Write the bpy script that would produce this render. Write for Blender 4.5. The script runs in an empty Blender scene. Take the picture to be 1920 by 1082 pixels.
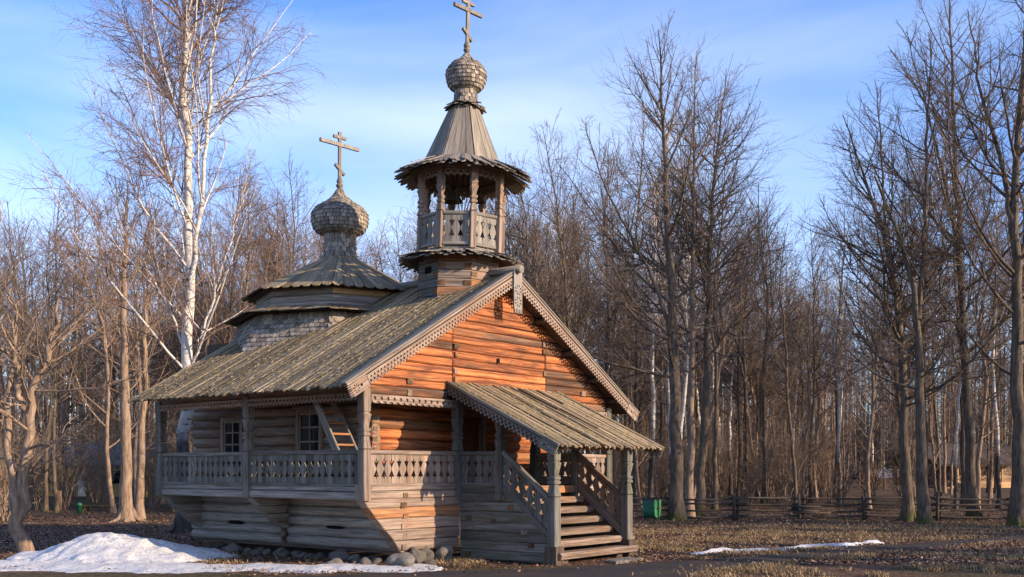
import bpy, bmesh, math, random
import numpy as np
from mathutils import Matrix, Vector
R = math.radians
random.seed(7)

# ------------------------------------------------------------------ camera
scn = bpy.context.scene
COL = scn.collection
FPX, HOR, EYE = 1967.0, 880.0, 1.7           # focal length and horizon of the 1920 px wide photograph
YAW = R(37.9)
FW = Vector((math.cos(YAW), math.sin(YAW), 0)); RT = Vector((math.sin(YAW), -math.cos(YAW), 0))
CAMP = Vector((-14.543, -15.016, EYE))
cd = bpy.data.cameras.new('camera'); cam = bpy.data.objects.new('camera', cd); COL.objects.link(cam)
cd.sensor_width = 36; cd.lens = 36 * FPX / 1920; cd.shift_y = (HOR - 541) / 1920
cd.clip_start = 0.1; cd.clip_end = 4000
cam.location = CAMP; cam.rotation_euler = (R(90), 0, YAW - R(90))
scn.camera = cam

def P(px, d, z=0.0):
    """a point at depth d seen in photograph column px"""
    v = CAMP + FW * d + RT * ((px - 960) / FPX * d)
    return Vector((v.x, v.y, z))

# ------------------------------------------------------------------ sky and sun
SUN = Vector((0.27, -1.0, 0.33)).normalized()
world = bpy.data.worlds.new('World'); scn.world = world; world.use_nodes = True
wn = world.node_tree.nodes; wl = world.node_tree.links
wn.clear()
sky = wn.new('ShaderNodeTexSky'); sky.sky_type = 'NISHITA'; sky.sun_disc = False
sky.sun_elevation = math.asin(SUN.z); sky.sun_rotation = math.atan2(SUN.x, SUN.y)
sky.altitude = 0; sky.air_density = 1.0; sky.dust_density = 0.6; sky.ozone_density = 3.0
bg = wn.new('ShaderNodeBackground'); bg.inputs[1].default_value = 0.14
out = wn.new('ShaderNodeOutputWorld')
# thin veils of cirrus cloud
tcw = wn.new('ShaderNodeTexCoord'); mpw = wn.new('ShaderNodeMapping'); mpw.inputs['Scale'].default_value = (1.0, 1.0, 3.4)
mpw.inputs['Rotation'].default_value = (0.25, 0.1, 0.7)
nzw = wn.new('ShaderNodeTexNoise'); nzw.inputs['Scale'].default_value = 1.5; nzw.inputs['Detail'].default_value = 5; nzw.inputs['Roughness'].default_value = .46; nzw.inputs['Distortion'].default_value = .5
rpw = wn.new('ShaderNodeValToRGB'); rpw.color_ramp.elements[0].position = .43; rpw.color_ramp.elements[0].color = (.02, .02, .02, 1)
rpw.color_ramp.elements[1].position = .80; rpw.color_ramp.elements[1].color = (.66, .66, .66, 1)
mixw = wn.new('ShaderNodeMixRGB'); mixw.inputs[2].default_value = (5.4, 5.9, 6.4, 1)
wl.new(tcw.outputs['Generated'], mpw.inputs[0]); wl.new(mpw.outputs[0], nzw.inputs[0]); wl.new(nzw.outputs[0], rpw.inputs[0])
wl.new(rpw.outputs[0], mixw.inputs[0]); hsw = wn.new('ShaderNodeHueSaturation'); hsw.inputs['Saturation'].default_value = 1.12; hsw.inputs['Value'].default_value = 1.2; wl.new(sky.outputs[0], hsw.inputs['Color'])
tnt = wn.new('ShaderNodeMixRGB'); tnt.blend_type = 'MULTIPLY'; tnt.inputs[0].default_value = 1; tnt.inputs[2].default_value = (.82, .89, 1.20, 1); wl.new(hsw.outputs[0], tnt.inputs[1]); wl.new(tnt.outputs[0], mixw.inputs[1]); wl.new(mixw.outputs[0], bg.inputs[0]); wl.new(bg.outputs[0], out.inputs[0])
sl = bpy.data.lights.new('sun', 'SUN'); sl.energy = 5.0; sl.angle = R(0.55); sl.color = (1.0, 0.79, 0.56)
so = bpy.data.objects.new('sun', sl); COL.objects.link(so); so.location = (20, -40, 30)
so.rotation_euler = (-SUN).to_track_quat('-Z', 'Y').to_euler()
vs = scn.view_settings; vs.view_transform = 'Standard'; vs.look = 'None'; vs.gamma = 1; vs.use_curve_mapping = False
vs.exposure = 0.76
scn.cycles.max_bounces = 6; scn.cycles.diffuse_bounces = 3; scn.cycles.transparent_max_bounces = 6

GZ = -0.25                                    # level of the ground round the chapel

# ------------------------------------------------------------------ materials
MATS = {}
def nodes(name):
    m = bpy.data.materials.new(name); m.use_nodes = True
    nt = m.node_tree; b = nt.nodes['Principled BSDF']
    return m, nt.nodes, nt.links, b
def ramp(N, stops):
    r = N.new('ShaderNodeValToRGB'); e = r.color_ramp.elements
    e[0].position, e[0].color = stops[0][0], (*stops[0][1], 1)
    e[1].position, e[1].color = stops[-1][0], (*stops[-1][1], 1)
    for p, c in stops[1:-1]:
        q = e.new(p); q.color = (*c, 1)
    return r
def noise(N, L, vec, scale, detail=5, rough=.55, dist=0):
    n = N.new('ShaderNodeTexNoise'); n.inputs['Scale'].default_value = scale; n.inputs['Detail'].default_value = detail
    n.inputs['Roughness'].default_value = rough; n.inputs['Distortion'].default_value = dist
    L.new(vec, n.inputs['Vector']); return n
def mapping(N, L, vec, scale):
    m = N.new('ShaderNodeMapping'); m.inputs['Scale'].default_value = scale; L.new(vec, m.inputs['Vector']); return m.outputs[0]
def mixc(N, L, fac, a, b, mode='MIX'):
    m = N.new('ShaderNodeMixRGB'); m.blend_type = mode
    for i, v in ((0, fac), (1, a), (2, b)):
        if isinstance(v, (int, float)): m.inputs[i].default_value = v
        elif isinstance(v, tuple): m.inputs[i].default_value = (*v, 1)
        else: L.new(v, m.inputs[i])
    return m.outputs[0]

def wood(name, light, mid, dark, patch=None, plo=.5, phi=.7, axis=0, moss=None, mlo=.55, mhi=.75, rough=.85, bump=.35, vary=.35, pscale=1.0, crack=.75, streak=.0):
    """weathered wood with the grain along local axis"""
    if name in MATS: return MATS[name]
    m, N, L, B = nodes(name)
    tc = N.new('ShaderNodeTexCoord'); oi = N.new('ShaderNodeObjectInfo'); ge = N.new('ShaderNodeNewGeometry')
    ad = N.new('ShaderNodeMath'); ad.operation = 'MULTIPLY_ADD'; ad.inputs[1].default_value = 53.7
    ri = N.new('ShaderNodeMath'); ri.operation = 'MULTIPLY'; ri.inputs[1].default_value = 91.3
    L.new(ge.outputs['Random Per Island'], ri.inputs[0]); L.new(oi.outputs['Random'], ad.inputs[0]); L.new(ri.outputs[0], ad.inputs[2])
    va = N.new('ShaderNodeVectorMath'); va.operation = 'ADD'
    L.new(tc.outputs['Object'], va.inputs[0]); L.new(ad.outputs[0], va.inputs[1])
    v = va.outputs[0]
    def sc(along, across): s = [across] * 3; s[axis] = along; return tuple(s)
    g = noise(N, L, mapping(N, L, v, sc(1.3, 26)), 1, 7, .62, .6)
    c = ramp(N, [(.28, dark), (.48, mid), (.70, light)]); L.new(g.outputs[0], c.inputs[0])
    col = c.outputs[0]
    big = noise(N, L, mapping(N, L, v, sc(.75 * pscale, 4.2 * pscale)), 1, 5, .6, .5)
    if patch:
        r = ramp(N, [(plo, (0, 0, 0)), (phi, (1, 1, 1))]); L.new(big.outputs[0], r.inputs[0])
        pc = mixc(N, L, .45, patch, col, 'MULTIPLY'); pc = mixc(N, L, .55, patch, pc)
        col = mixc(N, L, r.outputs[0], col, pc)
    if streak:
        st_ = noise(N, L, mapping(N, L, v, sc(.42, 11)), 1, 6, .68, .8)
        sr = ramp(N, [(.44, (0, 0, 0)), (.63, (streak,) * 3)]); L.new(st_.outputs[0], sr.inputs[0])
        col = mixc(N, L, sr.outputs[0], col, dark)
    # drying cracks
    k = noise(N, L, mapping(N, L, v, sc(.9, 55)), 1, 3, .5, .3)
    kr = ramp(N, [(.30, (1 - crack,) * 3), (.40, (1, 1, 1))]); L.new(k.outputs[0], kr.inputs[0])
    col = mixc(N, L, 1.0, col, kr.outputs[0], 'MULTIPLY')
    if moss:
        w = noise(N, L, mapping(N, L, v, sc(1.6, 5.0)), 1, 6, .65)
        wr = ramp(N, [(mlo, (0, 0, 0)), (mhi, (1, 1, 1))]); L.new(w.outputs[0], wr.inputs[0])
        col = mixc(N, L, wr.outputs[0], col, moss)
    hs = N.new('ShaderNodeHueSaturation'); L.new(col, hs.inputs['Color'])
    mr = N.new('ShaderNodeMapRange'); mr.inputs['To Min'].default_value = 1 - vary; mr.inputs['To Max'].default_value = 1 + vary * .7
    fr = N.new('ShaderNodeMath'); fr.operation = 'FRACT'; L.new(ad.outputs[0], fr.inputs[0]); L.new(fr.outputs[0], mr.inputs[0])
    L.new(mr.outputs[0], hs.inputs['Value']); L.new(hs.outputs[0], B.inputs['Base Color'])
    B.inputs['Roughness'].default_value = rough; B.inputs['Specular IOR Level'].default_value = .25
    bp = N.new('ShaderNodeBump'); bp.inputs['Strength'].default_value = bump; bp.inputs['Distance'].default_value = .02
    hm = mixc(N, L, .5, g.outputs[0], kr.outputs[0]); L.new(hm, bp.inputs['Height']); L.new(bp.outputs[0], B.inputs['Normal'])
    MATS[name] = m; return m

def W(kind, axis=0):
    n = f'{kind}_{axis}'
    if kind == 'orange':     # sheltered gable logs, still warm coloured
        return wood(n, (.62, .245, .088), (.48, .152, .05), (.12, .04, .02), (.14, .082, .05), .50, .66, axis, vary=.42, crack=.85, streak=.95)
    if kind == 'burnt':      # gable logs gone brown and grey
        return wood(n, (.36, .155, .062), (.24, .095, .042), (.07, .034, .02), (.17, .125, .09), .42, .62, axis, vary=.35, crack=.85, streak=.95)
    if kind == 'fence':
        return wood(n, (.115, .088, .066), (.075, .057, .043), (.03, .024, .018), None, axis=axis, vary=.3)
    if kind == 'amber':      # weathered but warm logs
        return wood(n, (.47, .235, .115), (.34, .15, .065), (.14, .062, .03), (.20, .165, .13), .50, .72, axis, vary=.3, streak=.8)
    if kind == 'grey':       # silver grey boards
        return wood(n, (.31, .275, .235), (.215, .19, .16), (.085, .073, .062), (.19, .115, .07), .60, .80, axis, vary=.25)
    if kind == 'pinkgrey':   # brownish grey carved boards
        return wood(n, (.39, .305, .245), (.28, .205, .155), (.10, .07, .054), (.31, .17, .10), .52, .72, axis, vary=.25, streak=.6)
    if kind == 'greygreen':  # grey boards with a film of algae, base darkened in place of shade
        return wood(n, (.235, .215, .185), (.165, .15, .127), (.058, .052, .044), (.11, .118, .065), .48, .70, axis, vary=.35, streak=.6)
    if kind == 'paleLog':    # pale silver logs
        return wood(n, (.43, .375, .315), (.325, .275, .228), (.12, .098, .078), (.27, .185, .128), .55, .75, axis, vary=.2, bump=.4, streak=.55)
    if kind == 'brownLog':   # brown grey logs of the side walls
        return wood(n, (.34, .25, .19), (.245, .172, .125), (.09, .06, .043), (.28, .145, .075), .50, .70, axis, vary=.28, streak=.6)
    if kind == 'darkwood':
        return wood(n, (.12, .085, .06), (.08, .055, .04), (.035, .025, .02), None, axis=axis, vary=.2)
    if kind == 'door':
        return wood(n, (.16, .07, .032), (.11, .046, .022), (.05, .022, .012), None, axis=axis, vary=.15)
    if kind == 'endgrain':
        return wood(n, (.19, .115, .065), (.12, .07, .042), (.045, .028, .02), (.36, .17, .06), .50, .62, axis, vary=.5)
    if kind == 'roof':       # roof boards with moss and lichen
        return wood(n, (.38, .285, .17), (.25, .184, .108), (.075, .054, .036), (.16, .13, .09), .50, .68, axis, moss=(.23, .17, .055), mlo=.54, mhi=.72, vary=.5, bump=.8)
    if kind == 'tent':       # bare grey roof boards
        return wood(n, (.33, .285, .23), (.23, .195, .155), (.085, .072, .058), (.15, .145, .10), .55, .75, axis, vary=.3, bump=.5)
    if kind == 'shingle':
        return wood(n, (.40, .34, .28), (.27, .225, .18), (.11, .09, .07), (.19, .165, .10), .52, .72, axis, vary=.5, bump=.4)
    if kind == 'freshwood':
        return wood(n, (.55, .36, .19), (.46, .28, .135), (.30, .17, .08), None, axis=axis, vary=.15, crack=.3)
    raise KeyError(kind)

def plain(name, col, rough=.7, spec=.3, var=.25, scale=6, metal=0, bump=.15):
    if name in MATS: return MATS[name]
    m, N, L, B = nodes(name)
    tc = N.new('ShaderNodeTexCoord'); n = noise(N, L, tc.outputs['Object'], scale, 6, .6)
    r = ramp(N, [(.3, tuple(c * (1 - var) for c in col)), (.7, tuple(min(1, c * (1 + var)) for c in col))]); L.new(n.outputs[0], r.inputs[0])
    L.new(r.outputs[0], B.inputs['Base Color']); B.inputs['Roughness'].default_value = rough; B.inputs['Specular IOR Level'].default_value = spec; B.inputs['Metallic'].default_value = metal
    bp = N.new('ShaderNodeBump'); bp.inputs['Strength'].default_value = bump; L.new(n.outputs[0], bp.inputs['Height']); L.new(bp.outputs[0], B.inputs['Normal'])
    MATS[name] = m; return m

# ------------------------------------------------------------------ object helpers
WM = {}
I4 = Matrix.Identity(4)
def place(o, parent=None, M=None):
    COL.objects.link(o); M = M or I4
    WM[o.name] = M.copy()
    if parent is not None:
        o.parent = parent; o.matrix_parent_inverse = WM[parent.name].inverted()
    o.matrix_basis = M
    return o
def obj(name, mesh, mat=None, parent=None, M=None, **props):
    if mat is not None and (len(mesh.materials) == 0): mesh.materials.append(mat)
    o = bpy.data.objects.new(name, mesh); place(o, parent, M)
    for k, v in props.items(): o[k] = v
    return o
def empty(name, parent=None, M=None, **props):
    o = bpy.data.objects.new(name, None); o.empty_display_size = .2; place(o, parent, M)
    for k, v in props.items(): o[k] = v
    return o
def tag(o, label, cat, group=None, kind=None):
    if label: o['label'] = label
    if cat: o['category'] = cat
    if group: o['group'] = group
    if kind: o['kind'] = kind
    return o
def T(x, y=None, z=None):
    return Matrix.Translation(x if y is None else (x, y, z))
def RZ(a): return Matrix.Rotation(a, 4, 'Z')
def frame(loc, xd, zd=(0, 0, 1)):
    """matrix with local X along xd and local Z as near zd as it goes"""
    x = Vector(xd).normalized(); z = Vector(zd); y = z.cross(x).normalized(); z = x.cross(y)
    m = Matrix((x, y, z)).transposed().to_4x4(); m.translation = Vector(loc); return m
def mesh(name, V, F, smooth=False):
    me = bpy.data.meshes.new(name); me.from_pydata([tuple(v) for v in V], [], F)
    if smooth: me.polygons.foreach_set('use_smooth', [True] * len(me.polygons))
    me.update(); return me

class MB:
    def __init__(s): s.V = []; s.F = []; s.S = []
    def add(s, V, F, M=None, smooth=False):
        n = len(s.V)
        s.V += [tuple(M @ Vector(v)) if M else tuple(v) for v in V]
        s.F += [tuple(i + n for i in f) for f in F]; s.S += [smooth] * len(F); return s
    def box(s, x0, x1, y0, y1, z0, z1, M=None):
        V = [(x, y, z) for x in (x0, x1) for y in (y0, y1) for z in (z0, z1)]
        return s.add(V, [(0, 1, 3, 2), (4, 6, 7, 5), (0, 4, 5, 1), (2, 3, 7, 6), (0, 2, 6, 4), (1, 5, 7, 3)], M)
    def rings(s, rings, cap=True, smooth=False, M=None):
        k = len(rings[0]); V = [p for r in rings for p in r]; F = []
        for i in range(len(rings) - 1):
            for j in range(k):
                a = i * k + j; b = i * k + (j + 1) % k; F.append((a, b, b + k, a + k))
        nside = len(F)
        if cap: F.append(tuple(range(k - 1, -1, -1))); F.append(tuple((len(rings) - 1) * k + j for j in range(k)))
        n0 = len(s.F); s.add(V, F, M, smooth)
        if cap and smooth: s.S[n0 + nside] = s.S[n0 + nside + 1] = False
        return s
    def prism(s, poly, t, M=None):
        """polygon in local XZ, thickness t along local Y (0..t)"""
        n = len(poly); V = [(x, 0, z) for x, z in poly] + [(x, t, z) for x, z in poly]
        F = [tuple(range(n)), tuple(range(2 * n - 1, n - 1, -1))] + [(i, i + n, (i + 1) % n + n, (i + 1) % n) for i in range(n)]
        return s.add(V, F, M)
    def tube(s, pts, rad, k=6, cap=True, smooth=True, M=None):
        rings = []
        for i, p in enumerate(pts):
            a = Vector(pts[max(i - 1, 0)]); b = Vector(pts[min(i + 1, len(pts) - 1)]); t = (b - a).normalized()
            u = t.orthogonal() if abs(t.z) > .9 else t.cross(Vector((0, 0, 1)))
            u.normalize(); w = t.cross(u); r = rad[i] if isinstance(rad, (list, tuple)) else rad
            rings.append([Vector(p) + (u * math.cos(q) + w * math.sin(q)) * r for q in [2 * math.pi * j / k for j in range(k)]])
        return s.rings(rings, cap, smooth, M)
    def lathe(s, prof, k=16, M=None, smooth=True, cap=True):
        return s.rings([[(r * math.cos(2 * math.pi * j / k), r * math.sin(2 * math.pi * j / k), z) for j in range(k)] for r, z in prof], cap, smooth, M)
    def mesh(s, name):
        me = mesh(name, s.V, s.F); me.polygons.foreach_set('use_smooth', s.S); return me

rnd = random.Random(11)
def log_mesh(L, r, k=10, seg=5, taper=.0, squash=1.0):
    m = MB(); rr = []
    for i in range(seg + 1):
        x = L * i / seg; q = r * (1 + rnd.uniform(-.05, .05)) * (1 - taper * i / seg); cy, cz = rnd.uniform(-.008, .008), rnd.uniform(-.008, .008)
        rr.append([(x, cy + q * math.cos(a) * (1 + rnd.uniform(-.02, .02)), cz + q * squash * math.sin(a)) for a in [2 * math.pi * j / k for j in range(k)]])
    return m.rings(rr, True, True).mesh('log')
def beam_mesh(L, h, d, c=.012, seg=3, jit=.004, name='beam'):
    """squared timber along X, cross-section d (Y) by h (Z) centred on the axis"""
    m = MB(); rr = []
    for i in range(seg + 1):
        x = L * i / seg; jy, jz = rnd.uniform(-jit, jit), rnd.uniform(-jit, jit); a, b = d / 2, h / 2
        rr.append([(x, y + jy, z + jz) for y, z in [(-a + c, -b), (a - c, -b), (a, -b + c), (a, b - c), (a - c, b), (-a + c, b), (-a, b - c), (-a, -b + c)]])
    return m.rings(rr).mesh(name)
def slab_mesh(poly, d, c=.014, name='log'):
    """hewn log face: polygon in local XZ, front at Y=0 with rounded arrises, back at Y=d"""
    n = len(poly); cx = sum(p[0] for p in poly) / n; cz = sum(p[1] for p in poly) / n
    hx = max(abs(p[0] - cx) for p in poly); hz = max(abs(p[1] - cz) for p in poly)
    ins = [(cx + (x - cx) * (1 - min(.5, c / hx)), cz + (z - cz) * (1 - min(.5, c / hz))) for x, z in poly]
    m = MB(); m.rings([[(x, 0, z) for x, z in ins], [(x, c, z) for x, z in poly], [(x, d, z) for x, z in poly]], True)
    return m.mesh(name)
_curve_cache = {}
def plate(polys, t, name):
    """flat fretwork board: outer outline and holes in local XY, thickness t along Z"""
    cu = bpy.data.curves.new('fret', 'CURVE'); cu.dimensions = '2D'; cu.fill_mode = 'BOTH'; cu.extrude = t / 2
    for pl in polys:
        sp = cu.splines.new('POLY'); sp.points.add(len(pl) - 1); sp.use_cyclic_u = True
        for q, (x, y) in zip(sp.points, pl): q.co = (x, y, 0, 1)
    o = bpy.data.objects.new('fret', cu); COL.objects.link(o)
    dg = bpy.context.evaluated_depsgraph_get(); me = bpy.data.meshes.new_from_object(o.evaluated_get(dg)); me.name = name
    bpy.data.objects.remove(o); bpy.data.curves.remove(cu); return me
def circ(x, y, r, k=8, ph=.39): return [(x + r * math.cos(ph + 2 * math.pi * j / k), y + r * math.sin(ph + 2 * math.pi * j / k)) for j in range(k)]
def lace_mesh(L, h, pitch, hole, rows=1, tooth=.035, name='lace'):
    n = max(2, round(L / pitch)); p = L / n
    outl = [(0, h), (0, tooth)]
    for i in range(n):
        x = i * p; outl += [(x + p * .18, tooth), (x + p * .3, tooth * .25), (x + p * .5, 0), (x + p * .7, tooth * .25), (x + p * .82, tooth)]
    outl += [(L, tooth), (L, h)]
    hs = []
    for i in range(n):
        for r in range(rows):
            y = tooth + (h - tooth) * (r + .5) / rows * (.9 if rows == 1 else .82)
            hs.append(circ((i + .5 + (.0 if r % 2 == 0 else .42)) * p if i < n - 1 or r % 2 == 0 else (i + .5) * p, y, hole * (1 if r % 2 == 0 else .8)))
    return plate([outl] + hs, .028, name)

# ================================================================== THE CHAPEL
XC = 4.3                      # ridge line
chapel = empty('log_chapel', None, T(XC, 3.4, GZ))
tag(chapel, 'old log chapel with mossy gable roof, bell tower, onion dome and covered porch stairs', 'chapel')
SL = .555; ZR = 6.16          # roof slope and ridge height
def zroof(x): return ZR - abs(x - XC) * SL
def frame2(loc, xd, yd):
    x = Vector(xd).normalized(); z = x.cross(Vector(yd)).normalized(); y = z.cross(x)
    m = Matrix((x, y, z)).transposed().to_4x4(); m.translation = Vector(loc); return m
def boxpart(name, x0, x1, y0, y1, z0, z1, mat, parent=chapel, M=None):
    return obj(name, MB().box(x0, x1, y0, y1, z0, z1).mesh(name), mat, parent, M)
def log_end(parent, x, y, z, nd, w=.13, h=.10):
    w *= rnd.uniform(.75, 1.15); h *= rnd.uniform(.8, 1.1); x += rnd.uniform(-.02, .02) if nd == '-y' else 0
    """squared end of a cross log showing in a wall face, proud along nd"""
    m = MB(); m.box(-w / 2, w / 2, -.012, .05, -h / 2, h / 2)
    M = T(x, y, z) @ RZ(0 if nd == '-y' else -math.pi / 2)
    obj('log_end', m.mesh('log_end'), W(rnd.choice(('endgrain', 'endgrain', 'brownLog')), 1), parent, M)

# ---- lower log crib, left side
lw = boxpart('lower_side_wall', 1.12, 1.2, .1, 7.05, -.05, 1.34, W('darkwood', 1))
for i in range(6):
    z = .115 + .222 * i
    for a, b, dx in ((.03, 3.52, 0), (3.74, 7.1 + rnd.uniform(-.03, .05), .02)):
        obj('log', log_mesh(b - a, .122, 10, 6), W('paleLog'), lw, frame((1.12 + dx + rnd.uniform(-.01, .01), a, z), (0, 1, 0)))
for y, z in ((5.39, .448), (1.95, .448)):
    obj('vent_slot', MB().prism([(-.3, -.01), (-.24, .035), (.16, .04), (.3, -.015), (.2, -.045), (-.16, -.04)], .12).mesh('vent_slot'), plain('hole_shade', (.012, .01, .009), .95, 0), lw, frame((1.018, y, z), (0, -1, 0)))  # solid black piece painted as the unlit inside of a slot
log_end(lw, 1.0, 3.66, .25, '-x', .14, .14)
# cantilever brackets that carry the gallery
def bracket(y, z0, z1, x_in, x_out, n, th=.23):
    hh = (z1 - z0) / n
    br = None
    for i in range(n):
        a, b = z0 + hh * i, z0 + hh * (i + 1)
        f = lambda z: x_in - (x_in - x_out) * ((z - z0) / (z1 - z0)) ** .85
        poly = [(f(a) - .004, a + .004), (x_in + .12, a + .004), (x_in + .12, b - .004), (f(b), b - .004)]
        me = slab_mesh(poly, th, .012, 'log')
        if br is None: br = obj('bracket', me, W('paleLog'), chapel, T(0, y, 0))
        else: obj('log', me, W('paleLog'), br, T(0, y + rnd.uniform(-.012, .012), 0))
bracket(3.51, .36, 1.08, 1.0, .04, 4)
bracket(6.72, .30, 1.08, 1.0, .04, 4)

# ---- lower front wall, its logs run out to the left as the corner bracket
fl = boxpart('lower_front_wall', 1.1, 2.8, .22, .3, .0, 1.34, W('darkwood', 0))
def xl(z): return -.06 if z > 1.08 else min(1.0, 1.0 - .98 * max(0, (z - .10) / .92) ** .9)
rows = [.02, .235, .465, .70, .92, 1.10, 1.26, 1.40]
for i in range(7):
    a, b = rows[i] + .004, rows[i + 1] - .004
    dd = rnd.uniform(-.012, .01)
    x1 = 2.84 if i < 5 else 2.84
    poly = [(xl(a), a), (x1, a), (x1, b), (xl(b), b)]
    obj('log', slab_mesh(poly, .23, .02), W('amber' if i == 3 else 'pinkgrey'), fl, T(0, -.02 + dd, 0))
for z in (1.17, .96, .74, .53, .33): log_end(fl, 1.12 + rnd.uniform(-.02, .02), -.03, z, '-y', .15, .11)
log_end(fl, .06, -.03, 1.335, '-y', .17, .09); log_end(fl, .05, -.03, 1.18, '-y', .15, .12)
log_end(fl, 1.09, -.03, .10, '-y', .14, .12)

# ---- gallery floor
deck = obj('gallery_deck', MB().box(.1, .98, .82, 6.9, 1.31, 1.35).box(.1, 8.72, .24, .8, 1.31, 1.35).mesh('gallery_deck'), W('grey', 1), chapel)
for z0, z1, x in ((1.255, 1.40, -.02), (1.09, 1.245, -.05)):
    obj('sill_beam', beam_mesh(7.0, z1 - z0, .16, .02, 7, .006), W('grey'), deck, frame((x + .08, -.0, (z0 + z1) / 2), (0, 1, 0)))
obj('sill_beam', beam_mesh(.98, .17, .16, .02), W('grey'), deck, frame((0, 6.95, 1.30), (1, 0, 0)))
obj('sill_beam', beam_mesh(3.1, .26, .2, .02), W('pinkgrey'), deck, frame((5.7, .1, 1.27), (1, 0, 0)))
for y in (.35, 1.45, 2.5, 4.6, 5.7):
    obj('joist', log_mesh(.95, .08, 8, 2), W('paleLog'), deck, frame((.08, y, 1.17), (1, 0, 0)))

# ---- carved posts
def sq_post(prof, ch=.2):
    m = MB(); rr = []
    for z, h in prof:
        c = h * ch; rr.append([(x, y, z) for x, y in [(-h + c, -h), (h - c, -h), (h, -h + c), (h, h - c), (h - c, h), (-h + c, h), (-h, h - c), (-h, -h + c)]])
    return m.rings(rr).mesh('post')
def carved(z0, zr, z1, w=.1):
    s = lambda f: zr + f
    return sq_post([(z0, w), (s(0), w), (s(.012), w * .8), (s(.03), w * 1.06), (s(.05), w * 1.06), (s(.25), w * .74), (s(.27), w * .74), (s(.285), w * 1.02), (s(.335), w * 1.02), (s(.345), w * .84), (s(.365), w * .84),
                    (s(.375), w * 1.02), (s(.425), w * 1.02), (s(.44), w * .7), (s(.47), w * .7), (s(.70), w * 1.1), (s(.715), w * 1.1), (s(.725), w * .86), (s(.75), w * .86), (s(.765), w), (z1, w)], .16)
gp = carved(1.08, 2.08, 3.3)
for x, y, k in ((0, 0, 'pinkgrey'), (0, 3.6, 'greygreen'), (0, 6.87, 'greygreen'), (2.8, 0, 'greygreen'), (5.65, 0, 'pinkgrey'), (8.8, 0, 'pinkgrey'), (8.8, 6.87, 'pinkgrey')):
    obj('gallery_post', gp if k == 'greygreen' else gp.copy(), W(k, 2), chapel, T(x, y, 0))

# ---- fretwork balustrades
def baluster_mesh(w, h, t=.032, shear=0.0):
    e = [(0, .485), (.17, .485), (.17, .44), (.235, .44), (.235, .15), (.465, .475), (.535, .475), (.765, .15), (.765, .44), (.83, .44), (.83, .485), (1, .485)]
    pl = [(f * w, g * h) for g, f in e] + [(-f * w, g * h) for g, f in reversed(e)]
    pl = [(x + rnd.uniform(-.003, .003), z + x * shear) for x, z in pl]
    return MB().prism(pl, t).mesh('baluster')
def balustrade(p0, p1, z0, z1, mat, n=None, slope=0.0, parent=chapel, pitch=.215, rails=True, out=(0, 0)):
    a = Vector((p0[0], p0[1], 0)); b = Vector((p1[0], p1[1], 0)); d = b - a; Ln = d.length; u = d.normalized()
    n = n or round(Ln / pitch); w = Ln / n; h = z1 - z0 - .07
    up = Vector((u.x, u.y, slope)).normalized(); Lr = Ln * math.sqrt(1 + slope * slope)
    rail = obj('balustrade', beam_mesh(Lr, .085, .11, .012, 4), W(mat), parent, frame((a.x, a.y, z1 - .035), up))
    if rails: obj('bottom_rail', beam_mesh(Lr, .06, .08, .01, 3), W(mat), rail, frame((a.x, a.y, z0 - .02), up))
    shared = [baluster_mesh(w, h, .032, slope) for _ in range(4)]
    for i in range(n):
        c = a + u * (w * (i + .5)); s = rnd.choice(shared)
        M = Matrix((u, Vector((-u.y, u.x, 0)), Vector((0, 0, 1)))).transposed().to_4x4(); M.translation = (c.x + u.y * .016, c.y - u.x * .016 + rnd.uniform(-.003, .003), z0 + slope * w * (i + .5))
        obj('baluster', s, W(mat, 2), rail, M)
    return rail
balustrade((0, 3.5), (0, .1), 1.40, 2.08, 'greygreen', 17)
balustrade((0, 6.77), (0, 3.7), 1.40, 2.08, 'greygreen', 16)
balustrade((.1, 0), (2.7, 0), 1.41, 2.08, 'pinkgrey', 12)
balustrade((5.75, 0), (8.7, 0), 1.41, 2.08, 'pinkgrey', 14)

# ---- eaves: plates and lace
boxpart('eave_beam', -.06, .08, -.05, 6.95, 3.2, 3.52, W('brownLog', 1))
for y0, L in ((.1, 3.4), (3.7, 3.1)):
    obj('eave_lace', lace_mesh(L, .165, .115, .03), W('pinkgrey'), chapel, frame2((-.08, y0 + L, 3.055), (0, -1, 0), (0, 0, 1)))
boxpart('front_plate', .1, 8.72, -.06, .08, 3.02, 3.2, W('brownLog'))
obj('front_lace', lace_mesh(2.58, .17, .18, .04), W('pinkgrey'), chapel, frame2((.11, -.078, 3.02), (1, 0, 0), (0, 0, 1)))
obj('front_lace', lace_mesh(2.9, .17, .18, .04), W('pinkgrey'), chapel, frame2((5.78, -.078, 3.02), (1, 0, 0), (0, 0, 1)))

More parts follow.
